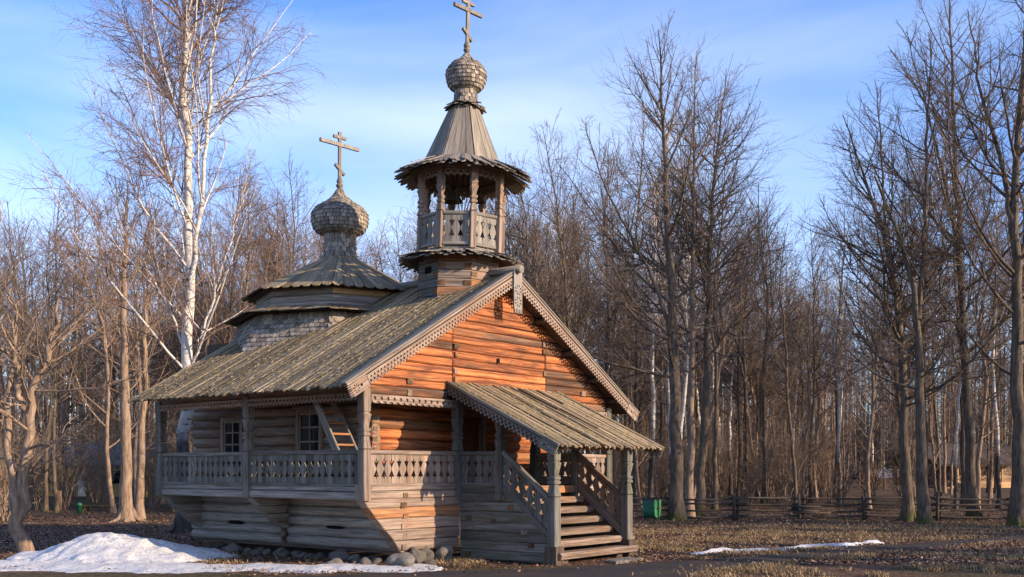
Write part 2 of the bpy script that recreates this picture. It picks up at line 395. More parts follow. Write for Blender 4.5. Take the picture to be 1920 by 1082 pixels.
# ---- gable of hewn logs
gw = obj('gable_wall', MB().prism([(.1, 3.2), (8.5, 3.2), (8.5, 3.62), (XC, 5.96), (.1, 3.62)], .06).mesh('gable_wall'), W('darkwood'), chapel, T(0, .16, 0))
def xg(z): return max(-.02, XC - (6.02 - z) / SL), min(8.72, XC + (6.02 - z) / SL)
zz = [3.205]
while zz[-1] < 5.62: zz.append(zz[-1] + rnd.uniform(.165, .215))
zz.append(5.99)
for a, b in zip(zz[:-1], zz[1:]):
    l0, r0 = xg(a); l1, r1 = xg(b); a += .007; b -= .006
    if b < 4.96:
        for (p0, p1, q1, q0) in (((l0, 2.615, 2.615, l1)), ((2.64, 6.03, 6.03, 2.64)), ((6.055, r0, r1, 6.055))):
            da = rnd.uniform(-.012, .012)
            poly = [(p0, a), (p1, a + da * .0), (q1, b), (q0, b)]
            obj('log', slab_mesh(poly, .17, .024), W('burnt' if rnd.random() < (.08 if p0 == 2.64 else .3) else 'orange'), gw, T(0, -.03 + rnd.uniform(-.012, .012), 0))
        for xe in (2.70, 5.97):
            if rnd.random() < .55: log_end(gw, xe + rnd.uniform(-.015, .015), -.048, (a + b) / 2, '-y', .12, .115)
    else:
        obj('log', slab_mesh([(l0, a), (r0, a), (r1, b), (l1, b)], .17, .018), W('burnt' if rnd.random() < .3 else 'orange'), gw, T(0, -.03 + rnd.uniform(-.012, .012), 0))
for x, z in ((1.25, 3.52), (1.24, 3.28), (7.66, 3.62), (7.68, 3.32)): log_end(gw, x, -.048, z, '-y', .17, .13)
obj('gable_opening', MB().box(-.045, .045, -.01, .1, -.05, .05).mesh('gable_opening'), MATS['hole_shade'], gw, T(4.19, -.037, 4.18))  # black block stands in for the shade inside the opening

# ---- main roof
ang = math.atan(SL); cs, sn = math.cos(ang), math.sin(ang)
YB = 6.92
def rboard(L, w, t, jag, name='roof_board'):
    """board along X with a ragged, tapered lower end at X=L"""
    m = MB(); rr = []
    for f, s, dz in ((0, 1, 0), (.5, 1, rnd.uniform(-.006, .006)), (1 - jag / L, 1, 0), (1, rnd.uniform(.3, .75), rnd.uniform(-.004, .004))):
        k = w / 2 * s; o = (1 - s) * w * rnd.uniform(-.3, .3)
        rr.append([(f * L, o - k, dz), (f * L, o - k * .45, dz - t * .45), (f * L, o + k * .45, dz - t * .45), (f * L, o + k, dz), (f * L, o + k, dz + t), (f * L, o + k * .4, dz + t * .9), (f * L, o - k * .4, dz + t * .9), (f * L, o - k, dz + t)])
    return m.rings(rr).mesh(name)
for side, xe in ((-1, -.86), (1, 9.62)):
    Ls = abs(xe - XC) / cs
    dv = Vector((side * cs, 0, -sn)); nv = Vector((side * sn, 0, cs))
    apex = Vector((XC, 0, ZR))
    M = frame2(apex, dv, (0, 1, 0)) if False else frame(apex, dv, nv)
    yy0, yy1 = (-.40, YB)
    # deck under the boards
    m = MB()
    A = [apex + dv * s + Vector((0, y, 0)) + nv * h for h in (-.10, -.045) for s, y in ((0, yy0), (Ls - .12, yy0), (Ls - .12, yy1), (0, yy1))]
    m.add(A, [(0, 1, 2, 3), (7, 6, 5, 4), (0, 4, 5, 1), (1, 5, 6, 2), (2, 6, 7, 3), (3, 7, 4, 0)])
    rf = obj('main_roof', m.mesh('main_roof'), W('darkwood', 1), chapel)
    pool = [rboard(Ls, rnd.uniform(.098, .124), .028, rnd.uniform(.05, .15)) for _ in range(16)]
    n = 74
    for i in range(n):
        y = yy0 + .06 + (yy1 - yy0 - .12) * i / (n - 1)
        h = -.03 + (.014 if i % 2 else 0) + rnd.uniform(-.009, .009)
        s = rnd.uniform(-.05, .09)
        mm = frame(apex + dv * max(0.0, s) + Vector((0, y, 0)) + nv * h, dv + Vector((0, rnd.uniform(-.006, .006), 0)) , nv + Vector((0, rnd.uniform(-.05, .05), 0)))
        obj('roof_board', rnd.choice(pool), W('roof'), rf, mm)
    # rafters' purlins showing under the gable overhang
    for s in (.25, 1.6, 2.95, 4.2, 5.2):
        c = apex + dv * s - nv * .17
        obj('purlin', log_mesh(.5, .07, 8, 1), W('darkwood'), rf, frame((c.x, -.38, c.z), (0, 1, 0)))
rc = obj('ridge_cap', log_mesh(7.5, .095, 9, 8), W('tent'), chapel, frame((XC, -.62, ZR + .075), (0, 1, 0)))

# bargeboards with fretwork
def rosette(cx, cy, r):
    hs = []
    for k in range(8):
        a0 = math.pi / 4 * k + .12; a1 = math.pi / 4 * (k + 1) - .12
        hs.append([(cx + q * math.cos(a), cy + q * math.sin(a)) for q, a in ((r * .3, (a0 + a1) / 2), (r, a0 + .1), (r * 1.04, (a0 + a1) / 2), (r, a1 - .1))])
    return hs
def end_plate(L, h):
    """lower end of a bargeboard: a pierced wheel, then cut fingers at X=0"""
    nf = 6; p = h / nf; pl = [(L, 0), (L, h)]
    for i in range(nf):
        y = h - i * p; pl += [(0, y), (0, y - p * .5), (.085, y - p * .55), (.085, y - p * .98)]
    pl.append((.085, 0))
    hs = rosette(.085 + h * .5, h * .5, h * .36) + [circ(.085 + h * 1.12, h * .5, h * .13)]
    return plate([pl] + hs, .035, 'barge_end')
YF = -.44
for side, xe in ((-1, -.90), (1, 9.68)):
    Lb = abs(xe - XC) / cs; u = Vector((-side * cs, 0, sn)); p0 = Vector((xe, YF, zroof(xe)))
    perp = Vector((side * sn, 0, cs))
    hb = .245
    base = p0 - perp * (hb + .02)
    if side < 0:
        Mb = lambda s, dy, dz=0: frame2(base + u * s + perp * dy + Vector((0, dz, 0)), u, perp)
        bb = obj('bargeboard', beam_mesh(Lb - .02, .05, .05, .01, 6), W('pinkgrey'), chapel, frame(p0 + perp * .0 + u * .02, u, perp))
        obj('fret_band', lace_mesh(Lb - .62, hb - .03, .105, .03, 2, .042), W('pinkgrey'), bb, Mb(.58, 0))
        obj('fret_end', end_plate(.56, hb), W('pinkgrey'), bb, Mb(.0, -.01, -.004))
    else:
        # mirrored: build along the same direction, seen from the front
        bb = obj('bargeboard', beam_mesh(Lb - .02, .05, .05, .01, 6), W('pinkgrey'), chapel, frame(p0 + u * .02, u, perp))
        Mb = lambda s, dz=0: frame2(base + u * s + Vector((0, dz, 0)), u, perp)
        obj('fret_band', lace_mesh(Lb - .62, hb - .03, .105, .03, 2, .042), W('pinkgrey'), bb, Mb(.58))
        obj('fret_end', end_plate(.56, hb), W('pinkgrey'), bb, Mb(.0, -.004))
    # eave side plank on the outer edge of the roof
    # plain edge board on top of the bargeboard, light grey
    obj('edge_board', beam_mesh(Lb, .035, .16, .008, 5), W('grey'), bb, frame(p0 + perp * .055 + Vector((0, .05, 0)), u, perp))
pw, ph = .30, .98
pl = [(0, ph), (pw, ph)]
nf = 5; q = pw / nf
for i in range(nf): pl += [(pw - i * q, 0), (pw - i * q - q * .55, 0), (pw - i * q - q * .6, .10), (pw - i * q - q * .98, .10)]
pl.append((0, .1))
pend = plate([pl] + rosette(pw / 2, .26, .12) + rosette(pw / 2, .53, .12), .04, 'gable_pendant')
obj('gable_pendant', pend, W('grey', 1), chapel, frame2((XC - pw / 2 + .03, YF - .045, 5.24), (1, 0, 0), (0, 0, 1)))

# ---- cabin walls behind the gallery
cl = boxpart('side_wall', 1.16, 1.22, .9, 7.0, 1.34, 3.9, W('darkwood', 1))
wins = ((5.09, 5.90, 1.92, 2.93), (2.33, 3.20, 1.90, 3.04))
for i in range(11):
    z = 1.45 + .222 * i
    cuts = [(.80, 7.05 + rnd.uniform(-.02, .05))]
    for y0, y1, z0, z1 in wins:
        if z0 - .05 < z < z1 + .06:
            cuts = [c for (a, b) in cuts for c in (((a, y0), (y1, b)) if a < y0 and b > y1 else ((a, b),))]
    for a, b in cuts:
        obj('log', log_mesh(b - a, .121, 10, max(2, int((b - a) * 1.6))), W('brownLog'), cl, frame((1.12 + rnd.uniform(-.008, .008), a, z), (0, 1, 0)))
cf = boxpart('front_wall', 1.25, 7.5, .97, 1.03, 1.34, 3.9, W('darkwood'))
for i in range(11):
    z = 1.34 + .222 * i
    cuts = [(1.0, 7.6)]
    if z < 3.0: cuts = [(1.0, 3.78), (4.76, 7.6)]
    for a, b in cuts:
        obj('log', log_mesh(b - a, .121, 10, max(2, int((b - a) * 1.6))), W('orange' if i % 3 else 'amber'), cf, frame((a, .92 + rnd.uniform(-.008, .008), z), (1, 0, 0)))
    if i < 8: log_end(cf, 1.09, .795, z + .11, '-y', .15, .10)
# door
dr = obj('door', MB().box(3.88, 4.66, .93, .99, 1.36, 2.93).mesh('door'), W('door', 2), cf)
for x0, x1, z0, z1 in ((3.76, 3.89, 1.35, 3.06), (4.65, 4.78, 1.35, 3.06), (3.89, 4.65, 2.93, 3.06)):
    obj('door_frame', MB().box(x0, x1, .79, .97, z0, z1).mesh('door_frame'), W('brownLog', 2), cf)
# windows
def glass():
    if 'glass' in MATS: return MATS['glass']
    m, N, L, B = nodes('glass'); B.inputs['Base Color'].default_value = (.012, .013, .015, 1); B.inputs['Roughness'].default_value = .1; B.inputs['Specular IOR Level'].default_value = .03
    MATS['glass'] = m; return m
for y0, y1, z0, z1 in wins:
    m = MB(); f = .09
    m.box(.97, 1.1, y0, y0 + f, z0, z1).box(.97, 1.1, y1 - f, y1, z0, z1).box(.965, 1.1, y0 + f, y1 - f, z1 - f, z1).box(.965, 1.1, y0 + f, y1 - f, z0, z0 + f)
    wf = obj('window', m.mesh('window'), W('brownLog', 2), cl)
    obj('window_crown', MB().box(.93, .99, y0 - .06, y1 + .06, z1 + .002, z1 + .06).mesh('window_crown'), W('brownLog', 1), wf)
    m = MB(); a, b, c, d = y0 + f, y1 - f, z0 + f, z1 - f
    m.box(1.0, 1.05, a, a + .045, c, d).box(1.0, 1.05, b - .045, b, c, d).box(1.0, 1.05, a + .045, b - .045, c, c + .045).box(1.0, 1.05, a + .045, b - .045, d - .045, d)
    m.box(1.01, 1.045, (a + b) / 2 - .018, (a + b) / 2 + .018, c + .045, d - .045)
    for k in (1, 2):
        zc = c + (d - c) * k / 3
        m.box(1.012, 1.043, a + .045, (a + b) / 2 - .018, zc - .017, zc + .017).box(1.012, 1.043, (a + b) / 2 + .018, b - .045, zc - .017, zc + .017)
    obj('sash', m.mesh('sash'), W('pinkgrey', 2), wf)
    for j in (0, 1):
        for k in range(3):
            ya = a + .03 + (b - a - .06) * j / 2; za = c + .03 + (d - c - .06) * k / 3; tl = rnd.uniform(-.006, .006)
            obj('pane', mesh('pane', [(1.03, ya, za), (1.03 + tl, ya + (b - a - .06) / 2, za), (1.03 + tl, ya + (b - a - .06) / 2, za + (d - c - .06) / 3), (1.03, ya, za + (d - c - .06) / 3)], [(0, 3, 2, 1)]), glass(), wf)
# altar end behind the gallery
al = boxpart('altar_wall', 2.0, 6.6, 7.06, 7.85, -.1, 4.9, W('darkwood'))
for i in range(20):
    obj('log', log_mesh(.95, .121, 8, 2), W('brownLog'), al, frame((1.98, 7.02, .02 + .222 * i), (0, 1, 0)))

# ---- porch
XP0, XP1 = 2.85, 5.65
YL, YS = -1.16, -2.5
po = obj('porch', MB().box(XP0 + .2, XP1 - .2, -1.15, -.05, 1.29, 1.33).mesh('porch'), W('grey'), chapel)
zrow = [-.235, -.03, .17, .38, .58, .80, 1.0, 1.19, 1.39]
def ycut(z): return -1.2 if z > 1.32 else max(-2.56, -1.2 - (1.32 - z) * 1.22)
for x in (XP0, XP1):
    sgn = 1 if x == XP0 else -1
    for i in range(8):
        a, b = zrow[i] + .003, zrow[i + 1] - .003
        y0a, y0b = ycut(a), ycut(b)
        poly = [(.06, a), (-y0a, a), (-y0b, b), (.06, b)]
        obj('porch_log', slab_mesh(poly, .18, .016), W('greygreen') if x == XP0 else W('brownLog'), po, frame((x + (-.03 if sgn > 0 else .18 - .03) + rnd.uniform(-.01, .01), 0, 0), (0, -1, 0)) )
for y, z in ((-.38, 1.04), (-1.26, 1.10), (-1.47, .90), (-.33, .66), (-.35, .45), (-1.83, .39), (-1.0, .60), (-.3, -.13), (-2.0, .12)): log_end(po, XP0 - .045, y, z, '-x', .13, .10)
# slanted strings of the stairs, steps, rails, posts
tl = math.atan2(.98, 1.22)
for x in (XP0 + .02, XP1 - .02):
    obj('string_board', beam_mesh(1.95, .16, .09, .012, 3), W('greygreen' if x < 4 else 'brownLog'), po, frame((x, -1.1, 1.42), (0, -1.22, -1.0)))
for i in range(6):
    z = .0 + .217 * i; y = -2.78 + .262 * i
    x0, x1 = (XP0 - .06, XP1 + .12) if i == 0 else (XP0 + .1, XP1 - .1)
    m = MB(); rr = []
    for k in range(6):
        xx = x0 + (x1 - x0) * k / 5; j = rnd.uniform(-.008, .008); g = .02
        rr.append([(xx, y + .01 + j, z - .135), (xx, y - .02 + j, z - .03 - g), (xx, y + .03 + j, z), (xx, y + .36, z), (xx, y + .36, z - .135)])
    obj('step', m.rings(rr).mesh('step'), W('brownLog'), po)
obj('step', beam_mesh(XP1 - XP0 - .1, .17, .14, .02), W('amber'), po, frame((XP0 + .05, -1.14, 1.25), (1, 0, 0)))
for xq in (XP0 + .35, XP1 - .35): obj('stringer_block', MB().box(xq - .1, xq + .1, -2.6, -1.2, GZ, -.02).mesh('stringer_block'), W('darkwood', 1), po)
sp = carved(-.25, 1.12, 2.22, .105)
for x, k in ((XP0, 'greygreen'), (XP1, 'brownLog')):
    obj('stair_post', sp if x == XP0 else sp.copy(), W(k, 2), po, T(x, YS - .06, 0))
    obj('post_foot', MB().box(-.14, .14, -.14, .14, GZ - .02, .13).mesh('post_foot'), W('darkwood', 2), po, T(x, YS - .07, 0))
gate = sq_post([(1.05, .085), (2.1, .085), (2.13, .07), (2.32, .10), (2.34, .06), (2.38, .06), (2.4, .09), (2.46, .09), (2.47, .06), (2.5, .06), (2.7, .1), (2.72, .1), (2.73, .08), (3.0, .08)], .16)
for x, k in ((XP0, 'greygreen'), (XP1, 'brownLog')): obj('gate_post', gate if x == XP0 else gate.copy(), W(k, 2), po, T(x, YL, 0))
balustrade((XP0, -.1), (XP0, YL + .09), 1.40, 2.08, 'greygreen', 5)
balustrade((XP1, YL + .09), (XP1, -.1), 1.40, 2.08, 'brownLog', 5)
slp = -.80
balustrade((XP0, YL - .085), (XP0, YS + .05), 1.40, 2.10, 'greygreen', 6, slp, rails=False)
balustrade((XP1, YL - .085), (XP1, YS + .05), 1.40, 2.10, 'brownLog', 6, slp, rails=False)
# porch roof: one slope falling away from the gable
PS = .474; PZ = 3.585
pa = math.atan(PS); pcs, psn = math.cos(pa), math.sin(pa)
X0, X1, YE = 2.45, 6.55, -2.98
dv = Vector((0, -pcs, -psn)); nv = Vector((0, -psn, pcs)); Ls = (-YE) / pcs
top = Vector((0, -.03, PZ))
A = [top + Vector((x, 0, 0)) + dv * s + nv * h for h in (-.07, -.02) for x, s in ((X0, 0), (X1, 0), (X1, Ls - .15), (X0, Ls - .15))]
pr = obj('porch_roof', MB().add(A, [(0, 1, 2, 3), (7, 6, 5, 4), (0, 4, 5, 1), (1, 5, 6, 2), (2, 6, 7, 3), (3, 7, 4, 0)]).mesh('porch_roof'), W('darkwood'), chapel)
pool = [rboard(Ls, rnd.uniform(.108, .14), .028, rnd.uniform(.06, .2)) for _ in range(14)]
n = 36
for i in range(n):
    x = X0 + .07 + (X1 - X0 - .14) * i / (n - 1); h = -.005 + (.014 if i % 2 else 0) + rnd.uniform(-.009, .009)
    obj('roof_board', rnd.choice(pool), W('roof'), pr, frame(top + Vector((x, 0, 0)) + dv * rnd.uniform(0, .09) + nv * h, dv + Vector((rnd.uniform(-.012, .012), 0, 0)), nv + Vector((rnd.uniform(-.06, .06), 0, 0))))
for x, s0, L, hh in ((4.72, .22, 1.15, .055), (4.95, 1.3, 1.1, .045), (5.5, .15, .8, .045), (3.9, 1.6, 1.0, .04)):
    obj('loose_board', rboard(L, .12, .03, .12), W('darkwood' if s0 == .22 else 'roof'), pr, frame(top + Vector((x, 0, 0)) + dv * s0 + nv * hh, dv + Vector((.05, 0, 0)) + nv * -.005, nv))
# porch bargeboards and front lace
for x in (X0 - .03, X1 + .03):
    u = -dv; p0 = Vector((x, top.y, top.z)) + dv * (Ls - .02)
    hb = .215
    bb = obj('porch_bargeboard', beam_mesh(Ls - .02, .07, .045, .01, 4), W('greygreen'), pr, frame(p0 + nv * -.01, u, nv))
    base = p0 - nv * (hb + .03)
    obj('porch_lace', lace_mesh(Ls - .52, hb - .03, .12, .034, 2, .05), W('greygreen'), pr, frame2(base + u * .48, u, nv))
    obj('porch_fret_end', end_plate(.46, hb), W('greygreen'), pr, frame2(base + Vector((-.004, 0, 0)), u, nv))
obj('porch_beam', beam_mesh(XP1 - XP0 + .5, .15, .17, .02, 3), W('darkwood'), pr, frame((XP0 - .22, YS - .06, 2.275), (1, 0, 0)))
obj('porch_front_lace', lace_mesh(XP1 - XP0 - .2, .13, .155, .03, 1, .07), W('amber'), pr, frame2((XP0 + .1, YS - .16, 2.10), (1, 0, 0), (0, 0, 1)))
for x in (XP0, XP1): obj('porch_plate', beam_mesh(2.62, .15, .14, .02, 3), W('darkwood'), pr, frame((x, -.02, 3.32), (0, -1, -PS)))

# ---- moss cushions and lichen flakes on the boards
def moss_mat():
    m, N, L, B = nodes('moss'); ge = N.new('ShaderNodeNewGeometry')
    c = ramp(N, [(0, (.06, .05, .02)), (.4, (.19, .145, .055)), (.75, (.33, .255, .12)), (1, (.48, .42, .30))]); L.new(ge.outputs['Random Per Island'], c.inputs[0]); L.new(c.outputs[0], B.inputs['Base Color']); B.inputs['Roughness'].default_value = 1; return m
MOSS = moss_mat()
def moss(parent, org, u, v, nrm, Lu, Lv, n, h, sz):
    m = MB()
    for _ in range(n):
        a, b = rnd.random() * Lu, rnd.random() ** .8 * Lv
        if rnd.random() > .35 + .65 * math.sin(a * 2.3 + 1.7 * math.sin(b * 1.1)) ** 2: continue
        c = org + u * a + v * b + nrm * h; s = sz * rnd.uniform(.4, 1.4); e = s * rnd.uniform(1.5, 6.0)
        k = 5; q = [c + u * (s * math.cos(6.283 * j / k + a)) + v * (e * math.sin(6.283 * j / k + a)) for j in range(k)]
        m.add(q + [c + nrm * s * .55], [(j, (j + 1) % k, k) for j in range(k)])
    o = obj('moss', m.mesh('moss'), MOSS, parent); o['kind'] = 'stuff'
for rf_, sd, xe in [(o, s_, x_) for o, (s_, x_) in zip([o for o in chapel.children if o.name.startswith('main_roof')], ((-1, -.86), (1, 9.62)))]:
    moss(rf_, Vector((XC, -.4, ZR)), Vector((0, 1, 0)), Vector((sd * cs, 0, -sn)), Vector((sd * sn, 0, cs)), 7.3, abs(xe - XC) / cs - .05, 9000 if sd < 0 else 2000, .016, .0095)
moss(pr, Vector((X0, top.y, top.z)), Vector((1, 0, 0)), dv, nv, X1 - X0, Ls - .05, 4000, .036, .0085)

# ---- shingles
SH_ONE = {}
def shingle_mesh(w, h, t=.022):
    k = (round(w, 3), round(h, 3))
    if k not in SH_ONE:
        m = MB(); m.prism([(-w * .46, 0), (-w * .46, -h * .85), (-w * .30, -h), (w * .30, -h), (w * .46, -h * .85), (w * .46, 0)], t)
        SH_ONE[k] = m
    return SH_ONE[k]
TOCAM = -FW
n_single = [0]
def shingled(parent, profile, cx, cy, wid, hgt, LM, singles=True, core=True, mat='shingle'):
    """rows of shingles up a surface of revolution; those facing the photographer are parts of their own"""
    cum = [0]
    for (r0, z0), (r1, z1) in zip(profile[:-1], profile[1:]): cum.append(cum[-1] + math.hypot(r1 - r0, z1 - z0))
    def at(s):
        for i in range(len(cum) - 1):
            if s <= cum[i + 1] or i == len(cum) - 2:
                f = (s - cum[i]) / (cum[i + 1] - cum[i]); (r0, z0), (r1, z1) = profile[i], profile[i + 1]
                return r0 + (r1 - r0) * f, z0 + (z1 - z0) * f
    rest = MB(); made = {}
    s = hgt * .55; row = 0
    while s < cum[-1] + hgt * .5:
        r_t, z_t = at(min(s + hgt * .35, cum[-1])); r_b, z_b = at(max(0.0, s - hgt * .55)); r_m, _ = at(min(s, cum[-1]))
        n = max(7, round(2 * math.pi * max(r_m, .06) / wid)); w = 2 * math.pi * max(r_m, r_b, .06) / n
        key = row
        sl = Vector((r_t - r_b, 0, z_t - z_b)).normalized()      # up the surface in the r,z plane
        for k in range(n):
            a = 2 * math.pi * (k + (row % 2) * .5) / n + rnd.uniform(-.02, .02)
            rad = Vector((math.cos(a), math.sin(a), 0)); tan = Vector((-math.sin(a), math.cos(a), 0))
            up = rad * sl.x + Vector((0, 0, sl.z)); nrm = tan.cross(up).normalized()
            lift = rnd.uniform(.0, .014)
            up2 = (up - nrm * (.10 + rnd.uniform(0, .10))).normalized()
            loc = Vector((cx, cy, z_t)) + rad * r_t + nrm * (.006 + lift * .3)
            nn = tan.cross(up2).normalized()
            M = Matrix((tan, -nn, up2)).transposed().to_4x4(); M.translation = loc
            if singles and nrm.dot(TOCAM) > .22 and n_single[0] < 300:
                if key not in made: made[key] = [shingle_mesh(w, hgt * 1.25).mesh('shingle') for _ in range(1)]
                n_single[0] += 1
                obj('shingle', made[key][0], W(mat, 2), parent, LM @ M)
            else:
                b = shingle_mesh(w, hgt * 1.25); rest.add(b.V, b.F, LM @ M)
        s += hgt * .78; row += 1
    o = obj('shingle_rows', rest.mesh('shingle_rows'), W(mat, 2), parent); o['kind'] = 'stuff'

def octo(r, a0, z=0): return [Vector((r * math.cos(a0 + math.pi / 4 * k), r * math.sin(a0 + math.pi / 4 * k), z)) for k in range(8)]
def cross_mesh(h, w, t, top_z, mid_z, low_z, wt, wl):
    m = MB(); m.box(-t, t, -t * .6, t * .6, 0, h)
    m.box(-wt, wt, -t * .75, t * .75, top_z - t * .8, top_z + t * .8)
    m.box(-w, w, -t * .8, t * .8, mid_z - t, mid_z + t)
    m.add(*(lambda b: (b.V, b.F))(MB().box(-wl, wl, -t * .78, t * .78, -t * .8, t * .8)), M=T(0, 0, low_z) @ Matrix.Rotation(R(38), 4, 'Y'))
    return m.mesh('cross')
def radial_boards(parent, cx, cy, r0, z0, r1, z1, n, LM, mat='tent', rag=.10, name='brim_board', layers=2, w=None):
    L = math.hypot(r1 - r0, z1 - z0)
    for ly in range(layers):
        pool = []
        for _ in range(5):
            wb = 2 * math.pi * r1 / n * 1.02; wt = wb * r0 / r1; Lb = L
            m = MB(); t = .016; e = rnd.uniform(.15, .5)
            m.rings([[(0, -wt / 2, 0), (0, wt / 2, 0), (0, wt / 2, t), (0, -wt / 2, t)], [(Lb - rag, -wb / 2, 0), (Lb - rag, wb / 2, 0), (Lb - rag, wb / 2, t), (Lb - rag, -wb / 2, t)],
                     [(Lb, -wb * e / 2, 0), (Lb, wb * e / 2, 0), (Lb, wb * e / 2, t), (Lb, -wb * e / 2, t)]])
            pool.append(m.mesh(name))
        for k in range(n):
            a = 2 * math.pi * (k + .5 * ly) / n + rnd.uniform(-.02, .02); rad = Vector((math.cos(a), math.sin(a), 0))
            d = rad * (r1 - r0) + Vector((0, 0, z1 - z0 - ly * .05)); p = Vector((cx, cy, z0 - .03 * ly + rnd.uniform(-.01, .01))) + rad * (r0 + rnd.uniform(-.05, .06))
            obj(name, rnd.choice(pool), W(mat), parent, LM @ frame(p, d + Vector((0, 0, rnd.uniform(-.04, .04))), (0, 0, 1)))
def face_boards(parent, cx, cy, a0, prof, per, LM, mat='tent', scallop=0, name='tent_board', t=.028):
    """tapered boards up the eight faces of a tent roof; prof = [(r,z) eave .. (r,z) top] of the octagon corners"""
    for k in range(8):
        aa, ab = a0 + math.pi / 4 * k, a0 + math.pi / 4 * (k + 1); am = (aa + ab) / 2
        va, vb = Vector((math.cos(aa), math.sin(aa), 0)), Vector((math.cos(ab), math.sin(ab), 0)); nr = Vector((math.cos(am), math.sin(am), 0))
        for j in range(per):
            f0, f1 = (j + .02) / per, (j + .98) / per; lift = rnd.uniform(0, .014); ex = rnd.uniform(-.02, .03)
            L_, R_ = [], []
            for i, (r, z) in enumerate(prof):
                pa_, pb_ = va * r, vb * r
                L_.append(pa_.lerp(pb_, f0) + Vector((cx, cy, z))); R_.append(pa_.lerp(pb_, f1) + Vector((cx, cy, z)))
            dn = (L_[0] - L_[1]).normalized(); wd = (R_[0] - L_[0])
            if scallop:
                rim = [L_[0], L_[0] + wd * .2 + dn * scallop * .75, L_[0] + wd * .5 + dn * scallop, L_[0] + wd * .8 + dn * scallop * .75, R_[0]]
            else: rim = [L_[0] + dn * ex, R_[0] + dn * ex]
            m = MB(); pts = rim + R_[1:] + L_[1:][::-1]; n = len(pts); sn_ = (prof[0][1] - prof[-1][1]); nn = (nr * abs(prof[-1][1] - prof[0][1]) + Vector((0, 0, abs(prof[0][0] - prof[-1][0])))).normalized()
            o0 = (L_[0] + R_[0]) / 2; V = [p - o0 + nn * lift for p in pts] + [p - o0 + nn * (lift + t) for p in pts]
            u = (L_[-1] - L_[0]).normalized(); Mx = frame(o0, u, nn); inv = Mx.inverted()
            V = [inv @ (v + o0) for v in V]
            m.add(V, [tuple(range(n - 1, -1, -1)), tuple(range(n, 2 * n))] + [(i, (i + 1) % n, (i + 1) % n + n, i + n) for i in range(n)])
            obj(name, m.mesh(name), W(mat), parent, LM @ Mx)

# ---- bell tower, leaning a little
TY = 1.24
LT = T(XC, TY, 5.6) @ Matrix.Rotation(R(1.75), 4, FW) @ T(-XC, -TY, -5.6)
A0 = R(-124)
C0 = Vector((XC, TY, 0))
tb = obj('tower_base', MB().rings([[v + C0 for v in octo(.93, A0, z)] for z in (5.0, 6.7)]).mesh('tower_base'), W('darkwood', 2), chapel, LT)
for i in range(8):
    z0 = 5.06 + .2 * i
    for k in range(8):
        a, b = octo(1.0, A0)[k], octo(1.0, A0)[(k + 1) % 8]; d = b - a; nr = (a + b).normalized()
        if nr.y > .5: continue
        e = .05 if (i + k) % 2 else -.0
        M = LT @ frame(C0 + a - d.normalized() * (e * .0) + Vector((0, 0, z0 + .1)) - nr * .04, d)
        obj('tower_log', beam_mesh(d.length, .192, .09, .014, 2, .006), W('amber' if (i * 3 + k) % 4 == 0 else 'pinkgrey') if nr.y < -.35 and nr.x > -.9 else W('greygreen'), tb, M)  # faces turned from the sun get the darker wood as painted shade
        if (i + k) % 2 and z0 > 5.4 and nr.dot(TOCAM) > .1:
            for f in (.1, .9):
                p = C0 + a.lerp(b, f) + Vector((0, 0, z0 + .1)) + nr * .006
                Mx = LT @ frame2(p, d, (0, 0, 1)); obj('log_end', MB().box(-.085, .085, -.055, .055, -.03, .012).mesh('log_end'), W('endgrain', 1), tb, Mx)
a, b = octo(1.0, A0)[6], octo(1.0, A0)[7]     # face towards the left of the picture
p = C0 + a.lerp(b, .5) + Vector((0, 0, 6.28)) + (a + b).normalized() * .004
obj('tower_window', MB().box(-.12, .12, -.075, .075, -.05, .012).mesh('tower_window'), MATS['hole_shade'], tb, LT @ frame2(p, b - a, (0, 0, 1)))  # solid block, its black colour stands for the unlit interior
sk = obj('tower_skirt', MB().rings([[v + C0 for v in octo(r, A0, z)] for r, z in ((.9, 6.64), (1.3, 6.55), (1.3, 6.57), (.9, 6.70))], False).mesh('tower_skirt'), W('darkwood'), chapel, LT)
radial_boards(sk, XC, TY, .86, 6.74, 1.46, 6.58, 60, LT, rag=.13)
